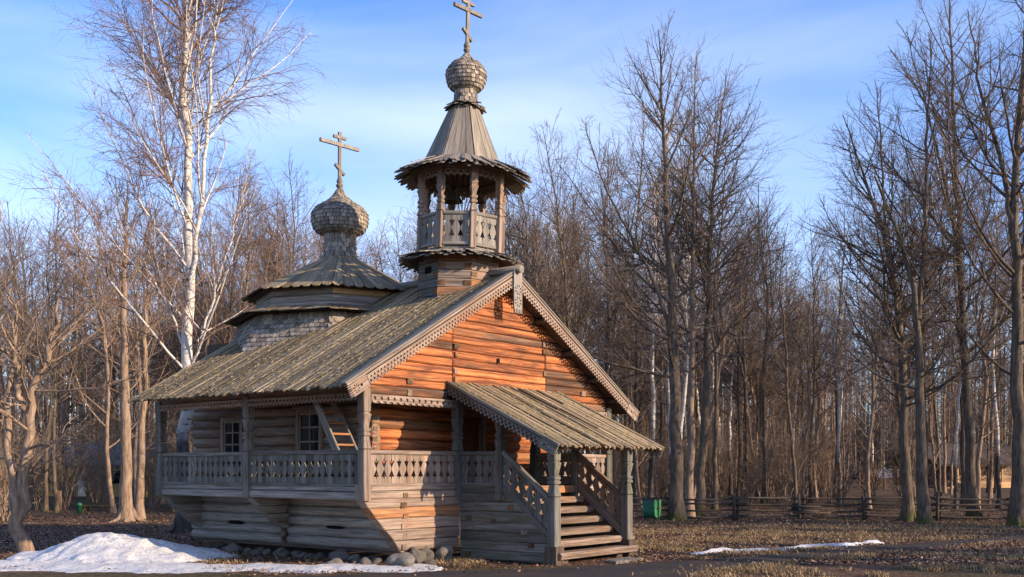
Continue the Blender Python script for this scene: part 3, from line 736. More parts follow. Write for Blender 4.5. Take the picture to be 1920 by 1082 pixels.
# open belfry
bf = obj('belfry', MB().rings([[v + C0 for v in octo(.98, A0, z)] for z in (6.70, 6.80)]).mesh('belfry'), W('grey'), chapel, LT)
bp = sq_post([(6.76, .082), (7.58, .082), (7.59, .065), (7.61, .095), (7.63, .095), (7.76, .06), (7.78, .06), (7.79, .088), (7.84, .088), (7.85, .065), (7.88, .065), (7.89, .088), (7.95, .088), (7.96, .06), (8.0, .06), (8.16, .1), (8.18, .1), (8.19, .078), (8.22, .078), (8.23, .09), (8.62, .09)], .16)
for k, v in enumerate(octo(.99, A0)): obj('belfry_post', bp, W('pinkgrey', 2), bf, LT @ T(v + C0) @ RZ(A0 + math.pi / 4 * k) @ Matrix.Diagonal((.86, .86, 1, 1)))
for k in range(8):
    a, b = octo(.99, A0)[k] + C0, octo(.99, A0)[(k + 1) % 8] + C0; u = (b - a).normalized(); a2, b2 = a + u * .08, b - u * .08; L = (b2 - a2).length
    obj('belfry_rail', beam_mesh(L, .075, .09, .01, 1), W('grey'), bf, LT @ frame(a2 + Vector((0, 0, 7.56)), u))
    obj('belfry_rail', beam_mesh(L, .07, .08, .01, 1), W('grey'), bf, LT @ frame(a2 + Vector((0, 0, 6.86)), u))
    w = L / 3; s = baluster_mesh(w, .66, .03)
    for j in range(3):
        c = a2 + u * w * (j + .5); M = Matrix((u, Vector((-u.y, u.x, 0)), Vector((0, 0, 1)))).transposed().to_4x4(); M.translation = c + Vector((0, 0, 6.88)) - Vector((-u.y, u.x, 0)) * .015
        obj('baluster', s, W('grey', 2), bf, LT @ M)
    nr = ((a + b) / 2 - C0).normalized()
    obj('belfry_lace', lace_mesh(L, .16, L / 4, .032, 1, .045), W('pinkgrey'), bf, LT @ frame2(a2 + Vector((0, 0, 8.40)) + nr * .03, u, (0, 0, 1)))
    obj('belfry_plate', beam_mesh(L + .1, .15, .12, .01, 1), W('brownLog'), bf, LT @ frame(a2 - u * .05 + Vector((0, 0, 8.64)), u))
br2 = obj('belfry_brim', MB().rings([[v + C0 for v in octo(r, A0, z)] for r, z in ((.3, 8.70), (1.3, 8.60), (1.3, 8.63), (.3, 8.92))]).mesh('belfry_brim'), W('darkwood'), chapel, LT)
radial_boards(br2, XC, TY, .80, 8.93, 1.60, 8.56, 68, LT, rag=.17)
tn = obj('tent_roof', MB().rings([[v + C0 for v in octo(r, A0, z)] for r, z in ((.86, 8.88), (.30, 10.22))]).mesh('tent_roof'), W('darkwood'), chapel, LT)
face_boards(tn, XC, TY, A0, [(.93, 8.86), (.325, 10.24)], 4, LT)
cc = obj('tent_collar', MB().lathe([(.2, 10.2), (.33, 10.22), (.33, 10.26), (.2, 10.33)], 12, T(XC, TY, 0)).mesh('tent_collar'), W('darkwood'), chapel, LT)
radial_boards(cc, XC, TY, .22, 10.34, .47, 10.25, 20, LT, rag=.07, name='collar_board')
prof_t = [(.27, 10.28), (.245, 10.5), (.25, 10.72)]
on_t = [(.30, 10.70), (.38, 10.75), (.44, 10.86), (.465, 11.0), (.452, 11.12), (.39, 11.22), (.29, 11.31), (.18, 11.38), (.10, 11.45), (.06, 11.54)]
nk = obj('dome_neck', MB().lathe([(r - .03, z) for r, z in prof_t], 16, T(XC, TY, 0)).mesh('dome_neck'), W('darkwood', 2), chapel, LT)
shingled(nk, prof_t, XC, TY, .105, .15, LT)
dm = obj('onion_dome', MB().lathe([(r - .025, z) for r, z in on_t], 20, T(XC, TY, 0)).mesh('onion_dome'), W('darkwood', 2), chapel, LT)
shingled(dm, on_t, XC, TY, .098, .105, LT)
fin = [(.065, 11.5), (.06, 11.6), (.085, 11.62), (.085, 11.65), (.055, 11.67), (.075, 11.70), (.085, 11.74), (.06, 11.8), (.04, 11.82)]
obj('finial', MB().lathe(fin, 12, T(XC, TY, 0)).mesh('finial'), W('tent', 2), chapel, LT)
obj('cross', cross_mesh(1.12, .45, .042, .97, .80, .22, .19, .19), W('grey', 2), chapel, LT @ T(XC, TY, 11.78) @ RZ(R(-6)))

# ---- drum, tent roof and onion dome over the nave
CY = 5.35; A1 = R(-137); C1 = Vector((XC, CY, 0))
dprof = [(3.02, 4.40), (2.86, 4.75), (2.68, 5.10), (2.56, 5.35), (2.52, 5.54)]
dr_ = obj('drum', MB().rings([[v + C1 for v in octo(r - .04, A1, z)] for r, z in dprof]).mesh('drum'), W('darkwood', 2), chapel)
rest = MB(); sw, sh_ = .135, .15
for k in range(8):
    am = A1 + math.pi / 4 * (k + .5)
    if math.sin(am) < -.5 and math.cos(am) > .2: pass
    cum = [0]
    for (r0, z0), (r1, z1) in zip(dprof[:-1], dprof[1:]): cum.append(cum[-1] + math.hypot(r1 - r0, z1 - z0))
    s = .08; row = 0
    while s < cum[-1]:
        i = min(len(cum) - 2, max(j for j in range(len(cum) - 1) if cum[j] <= s)); f = (s - cum[i]) / (cum[i + 1] - cum[i])
        r = dprof[i][0] * (1 - f) + dprof[i + 1][0] * f; z = dprof[i][1] * (1 - f) + dprof[i + 1][1] * f
        dr2 = (dprof[i + 1][0] - dprof[i][0]) * math.cos(math.pi / 8); dz2 = dprof[i + 1][1] - dprof[i][1]
        va, vb = octo(r, A1)[k], octo(r, A1)[(k + 1) % 8]; Lf = (vb - va).length; u = (vb - va).normalized(); nr = Vector((math.cos(am), math.sin(am), 0))
        n = int(Lf / sw)
        for j in range(n + 1):
            t_ = (j + (.5 if row % 2 else 0)) * sw - .02
            if t_ > Lf: continue
            up = (nr * dr2 + Vector((0, 0, dz2))).normalized(); nn = u.cross(up).normalized(); up2 = (up - nn * rnd.uniform(.10, .24)).normalized(); nn = u.cross(up2).normalized()
            M = Matrix((u, -nn, up2)).transposed().to_4x4(); M.translation = C1 + va + u * t_ + Vector((0, 0, z)) + nn * .012
            b = shingle_mesh(sw, sh_ * 1.3); rest.add(b.V, b.F, M)
        s += sh_ * .8; row += 1
o = obj('shingle_rows', rest.mesh('shingle_rows'), W('shingle', 2), dr_); o['kind'] = 'stuff'
sk2 = obj('drum_skirt', MB().rings([[v + C1 for v in octo(r, A1, z)] for r, z in ((1.9, 5.61), (2.82, 5.44), (2.82, 5.455), (1.9, 5.69))], False).mesh('drum_skirt'), W('darkwood'), chapel)
face_boards(sk2, XC, CY, A1, [(2.96, 5.455), (2.02, 5.69)], 10, I4, mat='roof', name='skirt_board', t=.024)
ow = obj('octagon_wall', MB().rings([[v + C1 for v in octo(2.06, A1, z)] for z in (5.5, 6.3)]).mesh('octagon_wall'), W('darkwood', 2), chapel)
for i in range(4):
    for k in range(8):
        a, b = octo(2.16, A1)[k], octo(2.16, A1)[(k + 1) % 8]; nr = (a + b).normalized()
        if nr.dot(TOCAM) < -.45: continue
        obj('wall_log', beam_mesh((b - a).length, .165, .08, .02, 3, .006), W('freshwood') if (i + k) % 4 == 2 else W('paleLog'), ow, frame(C1 + a + Vector((0, 0, 5.68 + .17 * i)) - nr * .05, b - a))
ct = obj('nave_tent_roof', MB().rings([[v + C1 for v in octo(r, A1, z)] for r, z in ((2.36, 6.08), (1.35, 6.58), (.40, 7.12))]).mesh('nave_tent_roof'), W('darkwood'), chapel)
face_boards(ct, XC, CY, A1, [(2.46, 6.11), (1.42, 6.645), (.42, 7.17)], 7, I4, mat='roof', scallop=.11, name='scalloped_board')
prof_c = [(.44, 7.12), (.40, 7.4), (.385, 7.65), (.41, 7.86)]
on_c = [(.46, 7.84), (.61, 7.91), (.70, 8.05), (.73, 8.22), (.70, 8.37), (.62, 8.48), (.47, 8.585), (.31, 8.68), (.19, 8.79), (.11, 8.92), (.08, 9.0)]
nk2 = obj('dome_neck', MB().lathe([(r - .03, z) for r, z in prof_c], 20, T(XC, CY, 0)).mesh('dome_neck'), W('darkwood', 2), chapel)
dm2 = obj('onion_dome', MB().lathe([(r - .03, z) for r, z in on_c], 24, T(XC, CY, 0)).mesh('onion_dome'), W('darkwood', 2), chapel)
shingled(dm2, on_c, XC, CY, .125, .118, I4)
shingled(nk2, prof_c, XC, CY, .135, .16, I4)
obj('finial', MB().lathe([(.085, 8.94), (.07, 9.05), (.1, 9.08), (.1, 9.12), (.06, 9.15), (.09, 9.2), (.06, 9.28), (.05, 9.36)], 12, T(XC, CY, 0)).mesh('finial'), W('tent', 2), chapel)
obj('cross', cross_mesh(1.30, .63, .045, 1.16, .97, .32, .20, .19), W('grey', 2), chapel, T(XC, CY, 9.2) @ RZ(R(-5)))

# ---- bells and ropes in the belfry (they hang, so they are things of their own)
bronze = plain('bronze', (.10, .085, .05), .5, .5, .3, 8, .7)
def bell(loc, r, label):
    b = empty('bell', None, T(loc)); tag(b, label, 'bell', 'bells of the belfry')
    pr_ = [(r, 0), (r * .98, .06 * r), (r * .72, .45 * r), (r * .55, .95 * r), (r * .5, 1.25 * r), (r * .3, 1.42 * r), (0.01, 1.46 * r)]
    obj('bell_body', MB().lathe(pr_ + [], 18, T(loc), cap=False).mesh('bell_body'), bronze, b)
    obj('bell_yoke', MB().tube([loc + Vector((0, 0, 1.4 * r)), loc + Vector((0, 0, 8.68 - loc.z))], .018, 6).mesh('bell_yoke'), W('darkwood', 2), b)
    obj('clapper', MB().tube([loc + Vector((0, 0, .9 * r)), loc + Vector((0, 0, -.12 * r))], [.01, .022], 6).mesh('clapper'), bronze, b)
bell(LT @ Vector((XC + .50, TY - .08, 8.12)), .17, 'small bronze bell hanging nearest the right side of the belfry')
bell(LT @ Vector((XC - .05, TY + .25, 8.05)), .24, 'larger dark bell hanging at the middle of the belfry')
bell(LT @ Vector((XC - .45, TY + .1, 8.22)), .13, 'small dark bell hanging at the left side of the belfry')
st = empty('ringing_stand', None, LT @ T(XC, TY, 6.8)); tag(st, 'ringing stand with bell ropes in the middle of the belfry', 'bell ropes')
obj('stand', MB().lathe([(.09, 6.8), (.08, 7.5), (.16, 7.55), (.1, 7.66), (.05, 7.7)], 12, T(XC, TY, 0)).mesh('stand'), W('darkwood', 2), st, LT)
for dx, dy in ((-.14, .06), (0, 0), (.12, -.05), (.2, -.1)):
    obj('rope', MB().tube([LT @ Vector((XC + dx * .25, TY + dy * .25, 7.68)), LT @ Vector((XC + dx, TY + dy, 8.2)), LT @ Vector((XC + dx * 1.2, TY + dy, 8.68))], .014, 5).mesh('rope'), W('darkwood', 2), st)

# ---- ladder in the side gallery
ld = empty('wooden_ladder', None, T(.6, 1.3, 1.35)); tag(ld, 'wooden ladder stair leaning up under the side gallery eaves', 'ladder')
def lad(x): return Vector((x, .72, 1.36)), Vector((x, 1.95, 3.36))
for x in (.34, .86):
    a, b = lad(x); obj('stringer', beam_mesh((b - a).length, .17, .05, .008, 2), W('grey'), ld, frame(a, b - a, (0, -1, .6)))
for i in range(8):
    f = .08 + .115 * i; a, b = lad(.365)[0].lerp(lad(.365)[1], f), lad(.835)[0].lerp(lad(.835)[1], f)
    obj('tread', MB().box(a.x, b.x, a.y - .085, a.y + .085, a.z - .02, a.z + .02).mesh('tread'), W('amber'), ld)

# ================================================================== THE GROUND
def dep(y): return (EYE - GZ) * FPX / (y - HOR)           # depth of a ground point seen at photograph row y
def G(px, y, z=None): return P(px, dep(y), GZ if z is None else z)
def hash_noise(x, y, s, seed=0):
    """smooth value noise for shaping meshes"""
    def h(i, j): return (np.sin(i * 127.1 + j * 311.7 + seed * 74.7) * 43758.5453) % 1.0
    x = np.asarray(x, float) * s; y = np.asarray(y, float) * s; i = np.floor(x); j = np.floor(y); f = x - i; g = y - j
    f = f * f * (3 - 2 * f); g = g * g * (3 - 2 * g)
    return (h(i, j) * (1 - f) + h(i + 1, j) * f) * (1 - g) + (h(i, j + 1) * (1 - f) + h(i + 1, j + 1) * f) * g
def np_mesh(name, V, F, smooth=True):
    """mesh from arrays; F is (n,3) or (n,4)"""
    me = bpy.data.meshes.new(name); V = np.asarray(V, np.float32).reshape(-1, 3); F = np.asarray(F, np.int32); k = F.shape[1]
    me.vertices.add(len(V)); me.vertices.foreach_set('co', V.ravel()); me.loops.add(F.size); me.loops.foreach_set('vertex_index', F.ravel())
    me.polygons.add(len(F)); me.polygons.foreach_set('loop_start', np.arange(0, F.size, k, dtype=np.int32))
    me.polygons.foreach_set('use_smooth', np.full(len(F), smooth)); me.update(calc_edges=True); return me
def ground_mat():
    m, N, L, B = nodes('forest_floor')
    tc = N.new('ShaderNodeTexCoord'); v = tc.outputs['Object']
    fine = noise(N, L, v, 14, 8, .72); mid = noise(N, L, v, 2.2, 6, .65); big = noise(N, L, v, .22, 5, .6, .4)
    c1 = ramp(N, [(.30, (.024, .015, .010)), (.48, (.098, .057, .036)), (.60, (.19, .11, .072)), (.74, (.35, .225, .155))]); L.new(fine.outputs[0], c1.inputs[0])
    c2 = ramp(N, [(.32, (.022, .019, .011)), (.5, (.07, .055, .03)), (.7, (.19, .14, .07))]); L.new(fine.outputs[0], c2.inputs[0])
    r = ramp(N, [(.45, (0, 0, 0)), (.58, (1, 1, 1))]); L.new(big.outputs[0], r.inputs[0])
    col = mixc(N, L, r.outputs[0], c1.outputs[0], c2.outputs[0])
    c3 = ramp(N, [(.3, (.02, .026, .010)), (.7, (.075, .085, .03))]); L.new(fine.outputs[0], c3.inputs[0])
    r3 = ramp(N, [(.60, (0, 0, 0)), (.72, (.8, .8, .8))]); L.new(mid.outputs[0], r3.inputs[0]); col = mixc(N, L, r3.outputs[0], col, c3.outputs[0])
    L.new(col, B.inputs['Base Color']); B.inputs['Roughness'].default_value = .95; B.inputs['Specular IOR Level'].default_value = .1
    bp = N.new('ShaderNodeBump'); bp.inputs['Strength'].default_value = .9; bp.inputs['Distance'].default_value = .06
    L.new(mixc(N, L, .5, fine.outputs[0], mid.outputs[0]), bp.inputs['Height']); L.new(bp.outputs[0], B.inputs['Normal'])
    return m
ax = np.concatenate([-np.geomspace(1500, 45, 14), np.linspace(-42, 60, 205), np.geomspace(64, 1500, 14)])
gx, gy = np.meshgrid(ax, ax, indexing='ij')
def gheight(x, y):
    far = np.clip((np.hypot(x - 3, y - 1) - 9) / 10, 0, 1)
    return GZ + far * ((hash_noise(x, y, .35, 1) - .5) * .10 + (hash_noise(x, y, 1.1, 2) - .5) * .05) - .0
gz = gheight(gx, gy)
n_ = len(ax); ii = np.arange((n_ - 1) * n_).reshape(n_ - 1, n_)[:, :-1].ravel()
FOREST = ground_mat()
g = obj('ground', np_mesh('ground', np.stack([gx, gy, gz], -1).reshape(-1, 3), np.stack([ii, ii + n_, ii + n_ + 1, ii + 1], -1)), FOREST); g['kind'] = 'structure'

# path: dark trodden tarmac in front of the stairs running off to the right as a track
def path_mat():
    m, N, L, B = nodes('tarmac'); tc = N.new('ShaderNodeTexCoord'); v = tc.outputs['Object']
    a = noise(N, L, v, 38, 6, .7); b = noise(N, L, v, 1.3, 6, .6)
    c = ramp(N, [(.3, (.022, .021, .021)), (.55, (.05, .046, .044)), (.75, (.11, .10, .092))]); L.new(a.outputs[0], c.inputs[0])
    d = ramp(N, [(.42, (0, 0, 0)), (.66, (1, 1, 1))]); L.new(b.outputs[0], d.inputs[0])
    L.new(mixc(N, L, d.outputs[0], c.outputs[0], (.075, .056, .042)), B.inputs['Base Color']); B.inputs['Roughness'].default_value = .9; B.inputs['Specular IOR Level'].default_value = .08
    bp = N.new('ShaderNodeBump'); bp.inputs['Strength'].default_value = .5; bp.inputs['Distance'].default_value = .02; L.new(a.outputs[0], bp.inputs['Height']); L.new(bp.outputs[0], B.inputs['Normal'])
    return m
topc = [(380, 1086), (620, 1079), (860, 1071), (1030, 1066), (1180, 1057), (1300, 1050), (1500, 1036), (1700, 1020), (1920, 1004), (2100, 994)]
botc = [(380, 1170), (620, 1170), (860, 1170), (1030, 1170), (1200, 1140), (1310, 1074), (1500, 1049), (1700, 1032), (1920, 1014), (2100, 1003)]
V, F = [], []
K = 60
for k in range(K + 1):
    f = k / K * (len(topc) - 1); i = min(int(f), len(topc) - 2); q = f - i
    t = [topc[i][j] * (1 - q) + topc[i + 1][j] * q for j in (0, 1)]; b = [botc[i][j] * (1 - q) + botc[i + 1][j] * q for j in (0, 1)]
    a_, b_ = G(*t), G(*b); jit = rnd.uniform(-.06, .06)
    for s in range(7):
        p = a_.lerp(b_, s / 6); p += FW * (jit if s in (0, 6) else 0); V.append((p.x, p.y, float(gheight(p.x, p.y)) + (.004 if s in (0, 6) else .03)))
for k in range(K):
    for s in range(6): a_ = k * 7 + s; F.append((a_, a_ + 1, a_ + 8, a_ + 7))
pt = obj('path', mesh('path', V, F, True), path_mat()); pt['kind'] = 'structure'

# ------------------------------------------------------------------ snow
def snow_mat():
    m, N, L, B = nodes('old_snow'); tc = N.new('ShaderNodeTexCoord'); v = tc.outputs['Object']
    a = noise(N, L, v, 16, 9, .74); b = noise(N, L, v, 2.3, 7, .7)
    c = ramp(N, [(.36, (.22, .205, .19)), (.45, (.56, .55, .54)), (.7, (.76, .755, .75))]); L.new(a.outputs[0], c.inputs[0])
    d = ramp(N, [(.56, (0, 0, 0)), (.76, (.55, .55, .55))]); L.new(b.outputs[0], d.inputs[0])
    L.new(mixc(N, L, d.outputs[0], c.outputs[0], (.30, .265, .225)), B.inputs['Base Color']); B.inputs['Roughness'].default_value = .6
    B.inputs['Subsurface Weight'].default_value = .0
    bp = N.new('ShaderNodeBump'); bp.inputs['Strength'].default_value = .7; bp.inputs['Distance'].default_value = .05; L.new(a.outputs[0], bp.inputs['Height']); L.new(bp.outputs[0], B.inputs['Normal'])
    return m
SNOW = snow_mat()
def snow(name, r0, r1, d0, d1, nr, nd, hfun, label):
    rr = np.linspace(r0, r1, nr); dd = np.linspace(d0, d1, nd); A, D = np.meshgrid(rr, dd, indexing='ij')
    X = CAMP.x + FW.x * D + RT.x * A; Y = CAMP.y + FW.y * D + RT.y * A
    H = hfun(A, D); Z = gheight(X, Y) + np.maximum(H, -.04)
    idx = np.arange(nr * nd).reshape(nr, nd); q = np.stack([idx[:-1, :-1], idx[1:, :-1], idx[1:, 1:], idx[:-1, 1:]], -1).reshape(-1, 4)
    keep = (H.ravel()[q].max(1) > 0); q = q[keep]; used, inv = np.unique(q, return_inverse=True)
    V = np.stack([X, Y, Z], -1).reshape(-1, 3)[used]
    o = obj(name, np_mesh(name, V, inv.reshape(-1, 4)), SNOW); tag(o, label, 'snow'); return o
def pile(A, D):
    nz = (hash_noise(A, D, 1.6, 3) - .5) * .16 + (hash_noise(A, D, 4.3, 4) - .5) * .08 + (hash_noise(A, D, 11, 5) - .5) * .045
    u = np.where(A < -8.3, (A + 8.3) / 2.55, (A + 8.3) / 2.15); w = (D - 23.0) / 1.9
    cone = .52 * (1 - np.sqrt(u * u + w * w + .02)) + .02
    shoulder = .16 * np.exp(-((A + 9.3) / .8) ** 2 - ((D - 22.8) / 1.0) ** 2)
    sheet = .06 - .11 * np.maximum(0, np.abs(D - (20.75 - .05 * (A + 6))) - np.clip(.42 - (A + 6) * .07, .08, .5)) - np.maximum(0, A + 1.4) * .6
    return np.maximum(cone + shoulder * (cone > -.2), sheet) + nz * np.where(cone > 0, 1, .45)
snow('snow_pile', -12.4, -.9, 18.6, 25.6, 190, 110, pile, 'heap of dirty melting snow spread out left of the chapel')
def strip(A, D):
    f = (A - 4.0) / 5.7; c = 24.0 + f * 3.4 + (hash_noise(A, A * 0, 1.2, 6) - .5) * .5
    wdt = .42 * np.clip(np.minimum(f * 6, (1 - f) * 4), 0, 1) + .12
    return (.10 - .30 * np.abs(D - c) / wdt * .5) - 2 * np.maximum(0, .03 - np.minimum(f, 1 - f)) + (hash_noise(A, D, 3.2, 7) - .5) * .07 - .01
snow('snow_strip', 3.9, 9.9, 22.8, 28.6, 130, 90, strip, 'thin white strip of snow on the grass right of the stairs')

# ------------------------------------------------------------------ boulders
def rock_mat():
    m, N, L, B = nodes('boulder'); tc = N.new('ShaderNodeTexCoord'); oi = N.new('ShaderNodeObjectInfo')
    va = N.new('ShaderNodeVectorMath'); va.operation = 'ADD'; L.new(tc.outputs['Object'], va.inputs[0]); L.new(oi.outputs['Location'], va.inputs[1]); v = va.outputs[0]
    a = noise(N, L, v, 16, 8, .7); b = noise(N, L, v, 3, 6, .6)
    c = ramp(N, [(.3, (.07, .058, .048)), (.5, (.18, .155, .13)), (.72, (.38, .345, .31))]); L.new(a.outputs[0], c.inputs[0])
    d = ramp(N, [(.50, (0, 0, 0)), (.66, (1, 1, 1))]); L.new(b.outputs[0], d.inputs[0])
    col = mixc(N, L, d.outputs[0], c.outputs[0], mixc(N, L, .5, c.outputs[0], (.085, .072, .026)))
    hs = N.new('ShaderNodeHueSaturation'); L.new(col, hs.inputs['Color']); mr = N.new('ShaderNodeMapRange'); mr.inputs['To Min'].default_value = .42; mr.inputs['To Max'].default_value = 1.45
    L.new(oi.outputs['Random'], mr.inputs[0]); L.new(mr.outputs[0], hs.inputs['Value']); L.new(hs.outputs[0], B.inputs['Base Color']); B.inputs['Roughness'].default_value = .85
    bp = N.new('ShaderNodeBump'); bp.inputs['Strength'].default_value = 1.0; bp.inputs['Distance'].default_value = .06; L.new(a.outputs[0], bp.inputs['Height']); L.new(bp.outputs[0], B.inputs['Normal'])
    return m
ROCK = rock_mat()
def rock_mesh(seed):
    bm = bmesh.new(); bmesh.ops.create_icosphere(bm, subdivisions=3, radius=1); rg = random.Random(seed)
    ph = [Vector((rg.uniform(-1, 1), rg.uniform(-1, 1), rg.uniform(-1, 1))).normalized() for _ in range(9)]; am = [rg.uniform(.75, 1.05) for _ in ph]
    for v in bm.verts:
        d = v.co.normalized(); s = 1.0
        for p, a in zip(ph, am):
            q = d.dot(p)
            if q > a * .72: s *= 1 - (q - a * .72) * .95
        s += .05 * math.sin(d.x * 5 + seed) * math.sin(d.y * 4 + 1) + rg.uniform(-.008, .008)
        v.co = d * s
    me = bpy.data.meshes.new('boulder'); bm.to_mesh(me); bm.free(); me.polygons.foreach_set('use_smooth', [True] * len(me.polygons)); me.materials.append(ROCK); return me
rocks = [rock_mesh(s) for s in range(6)]
def boulder(x, y, sx, sy, sz, label, group, k=None, bury=.30):
    o = bpy.data.objects.new('boulder', rocks[rnd.randrange(6) if k is None else k])
    place(o, None, T(x, y, GZ + sz * (1 - bury * 2)) @ RZ(rnd.uniform(0, 6.3)) @ Matrix.Diagonal((sx, sy, sz, 1)))
    tag(o, label, 'boulder', group)
y = .55; nb_ = 0
ORD = 'nearest second third fourth fifth sixth seventh eighth ninth tenth eleventh twelfth thirteenth fourteenth fifteenth sixteenth seventeenth eighteenth nineteenth twentieth'.split()
while y < 7.0 and nb_ < 20:
    s = rnd.uniform(.13, .25)
    boulder(.95 + rnd.uniform(-.12, .1), y, s, s * rnd.uniform(.9, 1.2), s * rnd.uniform(.5, .8), ('nearest' if nb_ == 0 else ORD[nb_] + ' nearest') + ' boulder of the row under the side log wall', 'boulders under the side wall'); nb_ += 1; y += s * rnd.uniform(1.45, 2.0)
GF = 'boulders before the front wall'
boulder(.62, -.42, .30, .30, .21, 'large pale rounded boulder at the front corner of the chapel', GF, 1, .25)
boulder(1.38, -.12, .22, .20, .22, 'upright grey boulder under the lower front wall', GF, 2, .15)
boulder(1.78, .02, .20, .2, .22, 'mossy brown boulder between two grey ones under the front wall', GF, 3, .15)
boulder(2.22, -.16, .26, .24, .21, 'grey boulder nearest the porch side wall', GF, 4, .2)
boulder(1.25, -.62, .16, .15, .10, 'small grey stone before the upright boulder', GF, 5)
boulder(.16, .1, .20, .18, .15, 'dark boulder just left of the large pale one', GF, 0)
boulder(-.1, .75, .22, .2, .13, 'low mossy boulder at the near end of the side row', GF, 2)
slab = obj('stone_slab', MB().rings([[(x * .98, y_ * .98, .0) for x, y_ in ((-.55, -.2), (.1, -.28), (.6, -.16), (.62, .15), (.2, .24), (-.4, .2))], [(x, y_, .05) for x, y_ in ((-.55, -.2), (.1, -.28), (.6, -.16), (.62, .15), (.2, .24), (-.4, .2))], [(x * .9, y_ * .88, .07) for x, y_ in ((-.55, -.2), (.1, -.28), (.6, -.16), (.62, .15), (.2, .24), (-.4, .2))]]).mesh('stone_slab'), ROCK, None, T(4.35, -3.25, GZ - .01))
tag(slab, 'flat pale stone slab lying before the bottom step', 'stone')

# ------------------------------------------------------------------ rail fence
DF = 40.3
fence = empty('rail_fence', None, T(P(1500, DF, GZ))); tag(fence, 'weathered rail fence of stacked horizontal poles crossing before the forest', 'fence')
fposts = [1040, 1160, 1262, 1380, 1502, 1622, 1760, 1902, 2040]
for px in fposts:
    for o_ in (-.09, .09):
        c = P(px, DF + o_, 0) + RT * o_ * .6; b = Vector((c.x, c.y, GZ - .1)); t = b + Vector((rnd.uniform(-.06, .06), rnd.uniform(-.06, .06), rnd.uniform(1.0, 1.25)))
        obj('fence_post', MB().tube([b, b.lerp(t, .5), t], [.07, .066, .058], 8).mesh('fence_post'), W('fence', 2), fence)
for a_, b_ in zip(fposts[:-1], fposts[1:]):
    for k in range(4):
        z0 = GZ + .14 + .225 * k
        p = P(a_ - 14, DF + rnd.uniform(-.03, .03), z0 + rnd.uniform(-.04, .05)); q = P(b_ + 20, DF + rnd.uniform(-.03, .03), z0 + rnd.uniform(-.05, .07)); m_ = p.lerp(q, .5) + Vector((0, 0, rnd.uniform(-.04, .02)))
        obj('fence_rail', MB().tube([p, p.lerp(m_, .5), m_, q.lerp(m_, .5), q], [.043, .04, .038, .036, .032], 7).mesh('fence_rail'), W('fence'), fence)
for k in range(7):
    p = P(1490 + rnd.uniform(-12, 10), DF - .15 + .07 * (k % 3), GZ + .3 + .075 * (k // 2)); q = P(1545 + rnd.uniform(-20, 25), DF - .1, GZ + .28 + .08 * (k // 2))
    obj('fence_rail', MB().tube([p, q], [.05, .045], 7).mesh('fence_rail'), W('fence'), fence)

# ------------------------------------------------------------------ green tilting bin
bp_ = G(1222, 977); bn = empty('waste_bin', None, T(bp_) @ RZ(YAW - R(90) - R(38)))
tag(bn, 'dark green metal litter bin on a stand before the fence', 'bin')
MBn = WM[bn.name]
green = plain('green_paint', (.010, .115, .058), .5, .45, .3, 9); greenl = plain('light_green_paint', (.035, .22, .075), .5, .45, .3, 9); iron = plain('dark_iron', (.03, .028, .026), .6, .4, .3, 10)
prof = [(-.25, .78), (-.25, .32)] + [(-.25 * math.cos(a), .32 - .25 * math.sin(a)) for a in [math.pi * k / 8 for k in range(1, 8)]] + [(.25, .32), (.25, .78)]
MS = MBn @ RZ(R(90))
bb_ = obj('bin_body', MB().prism(prof, .5, T(0, -.25, .04)).mesh('bin_body'), green, bn, MS)
for yy in (-.262, .25): obj('side_plate', MB().prism([(x * .97, z * .985 + .02) for x, z in prof], .012, T(0, yy, .04)).mesh('side_plate'), greenl, bn, MS)
obj('bin_rim', MB().box(-.27, .27, -.28, -.25, .79, .83).box(-.27, .27, .25, .28, .79, .83).box(-.27, -.24, -.25, .25, .79, .83).box(.24, .27, -.25, .25, .79, .83).mesh('bin_rim'), iron, bn, MS)
for yy in (-.30, .30):
    obj('stand_leg', MB().box(-.02, .02, yy - .015, yy + .015, 0, .92).mesh('stand_leg'), iron, bn, MS)
    obj('latch', MB().box(-.06, .06, yy - .03, yy + .03, .45, .53).mesh('latch'), plain('rust', (.12, .04, .025), .8), bn, MS)
obj('stand_foot', MB().box(-.03, .03, -.28, .28, .0, .03).mesh('stand_foot'), iron, bn, MS)

# ------------------------------------------------------------------ far house with a porch, on the right
DH = 110.0
hp = P(1815, DH, GZ); HM = T(hp) @ RZ(YAW - R(90) + R(10)) @ Matrix.Diagonal((.86, .86, .8, 1))
fh = empty('far_log_house', None, HM); tag(fh, 'distant dark log house with sunlit porch railing beyond the forest', 'house')
wl_ = obj('wall', MB().box(-5.0, 6.0, 0, 6, .3, 3.0).mesh('wall'), W('darkwood'), fh, HM)
for i in range(12): obj('log', log_mesh(11.0, .125, 8, 2), W('brownLog'), wl_, HM @ T(-5.0, -.02, .42 + .222 * i))
m = MB(); m.rings([[(-6.0, -3.0, 2.85), (7.2, -3.0, 2.85), (7.2, 3.2, 5.5), (-6.0, 3.2, 5.5)], [(-6.0, -3.0, 3.0), (7.2, -3.0, 3.0), (7.2, 3.2, 5.7), (-6.0, 3.2, 5.7)]])
rf_ = obj('roof', m.mesh('roof'), W('darkwood'), fh, HM)
m = MB(); m.rings([[(-6.0, 3.2, 5.5), (7.2, 3.2, 5.5), (7.2, 9, 2.9), (-6.0, 9, 2.9)], [(-6.0, 3.2, 5.7), (7.2, 3.2, 5.7), (7.2, 9, 3.05), (-6.0, 9, 3.05)]]); obj('roof_slope', m.mesh('roof_slope'), W('tent'), rf_, HM)
for i in range(30):
    x = -5.9 + 13 * i / 29; obj('roof_board', beam_mesh(6.8, .05, .4, .01, 1), W('fence'), rf_, HM @ frame((x, -3.15, 3.03), (0, 6.2, 2.7), (0, -.4, 1)))
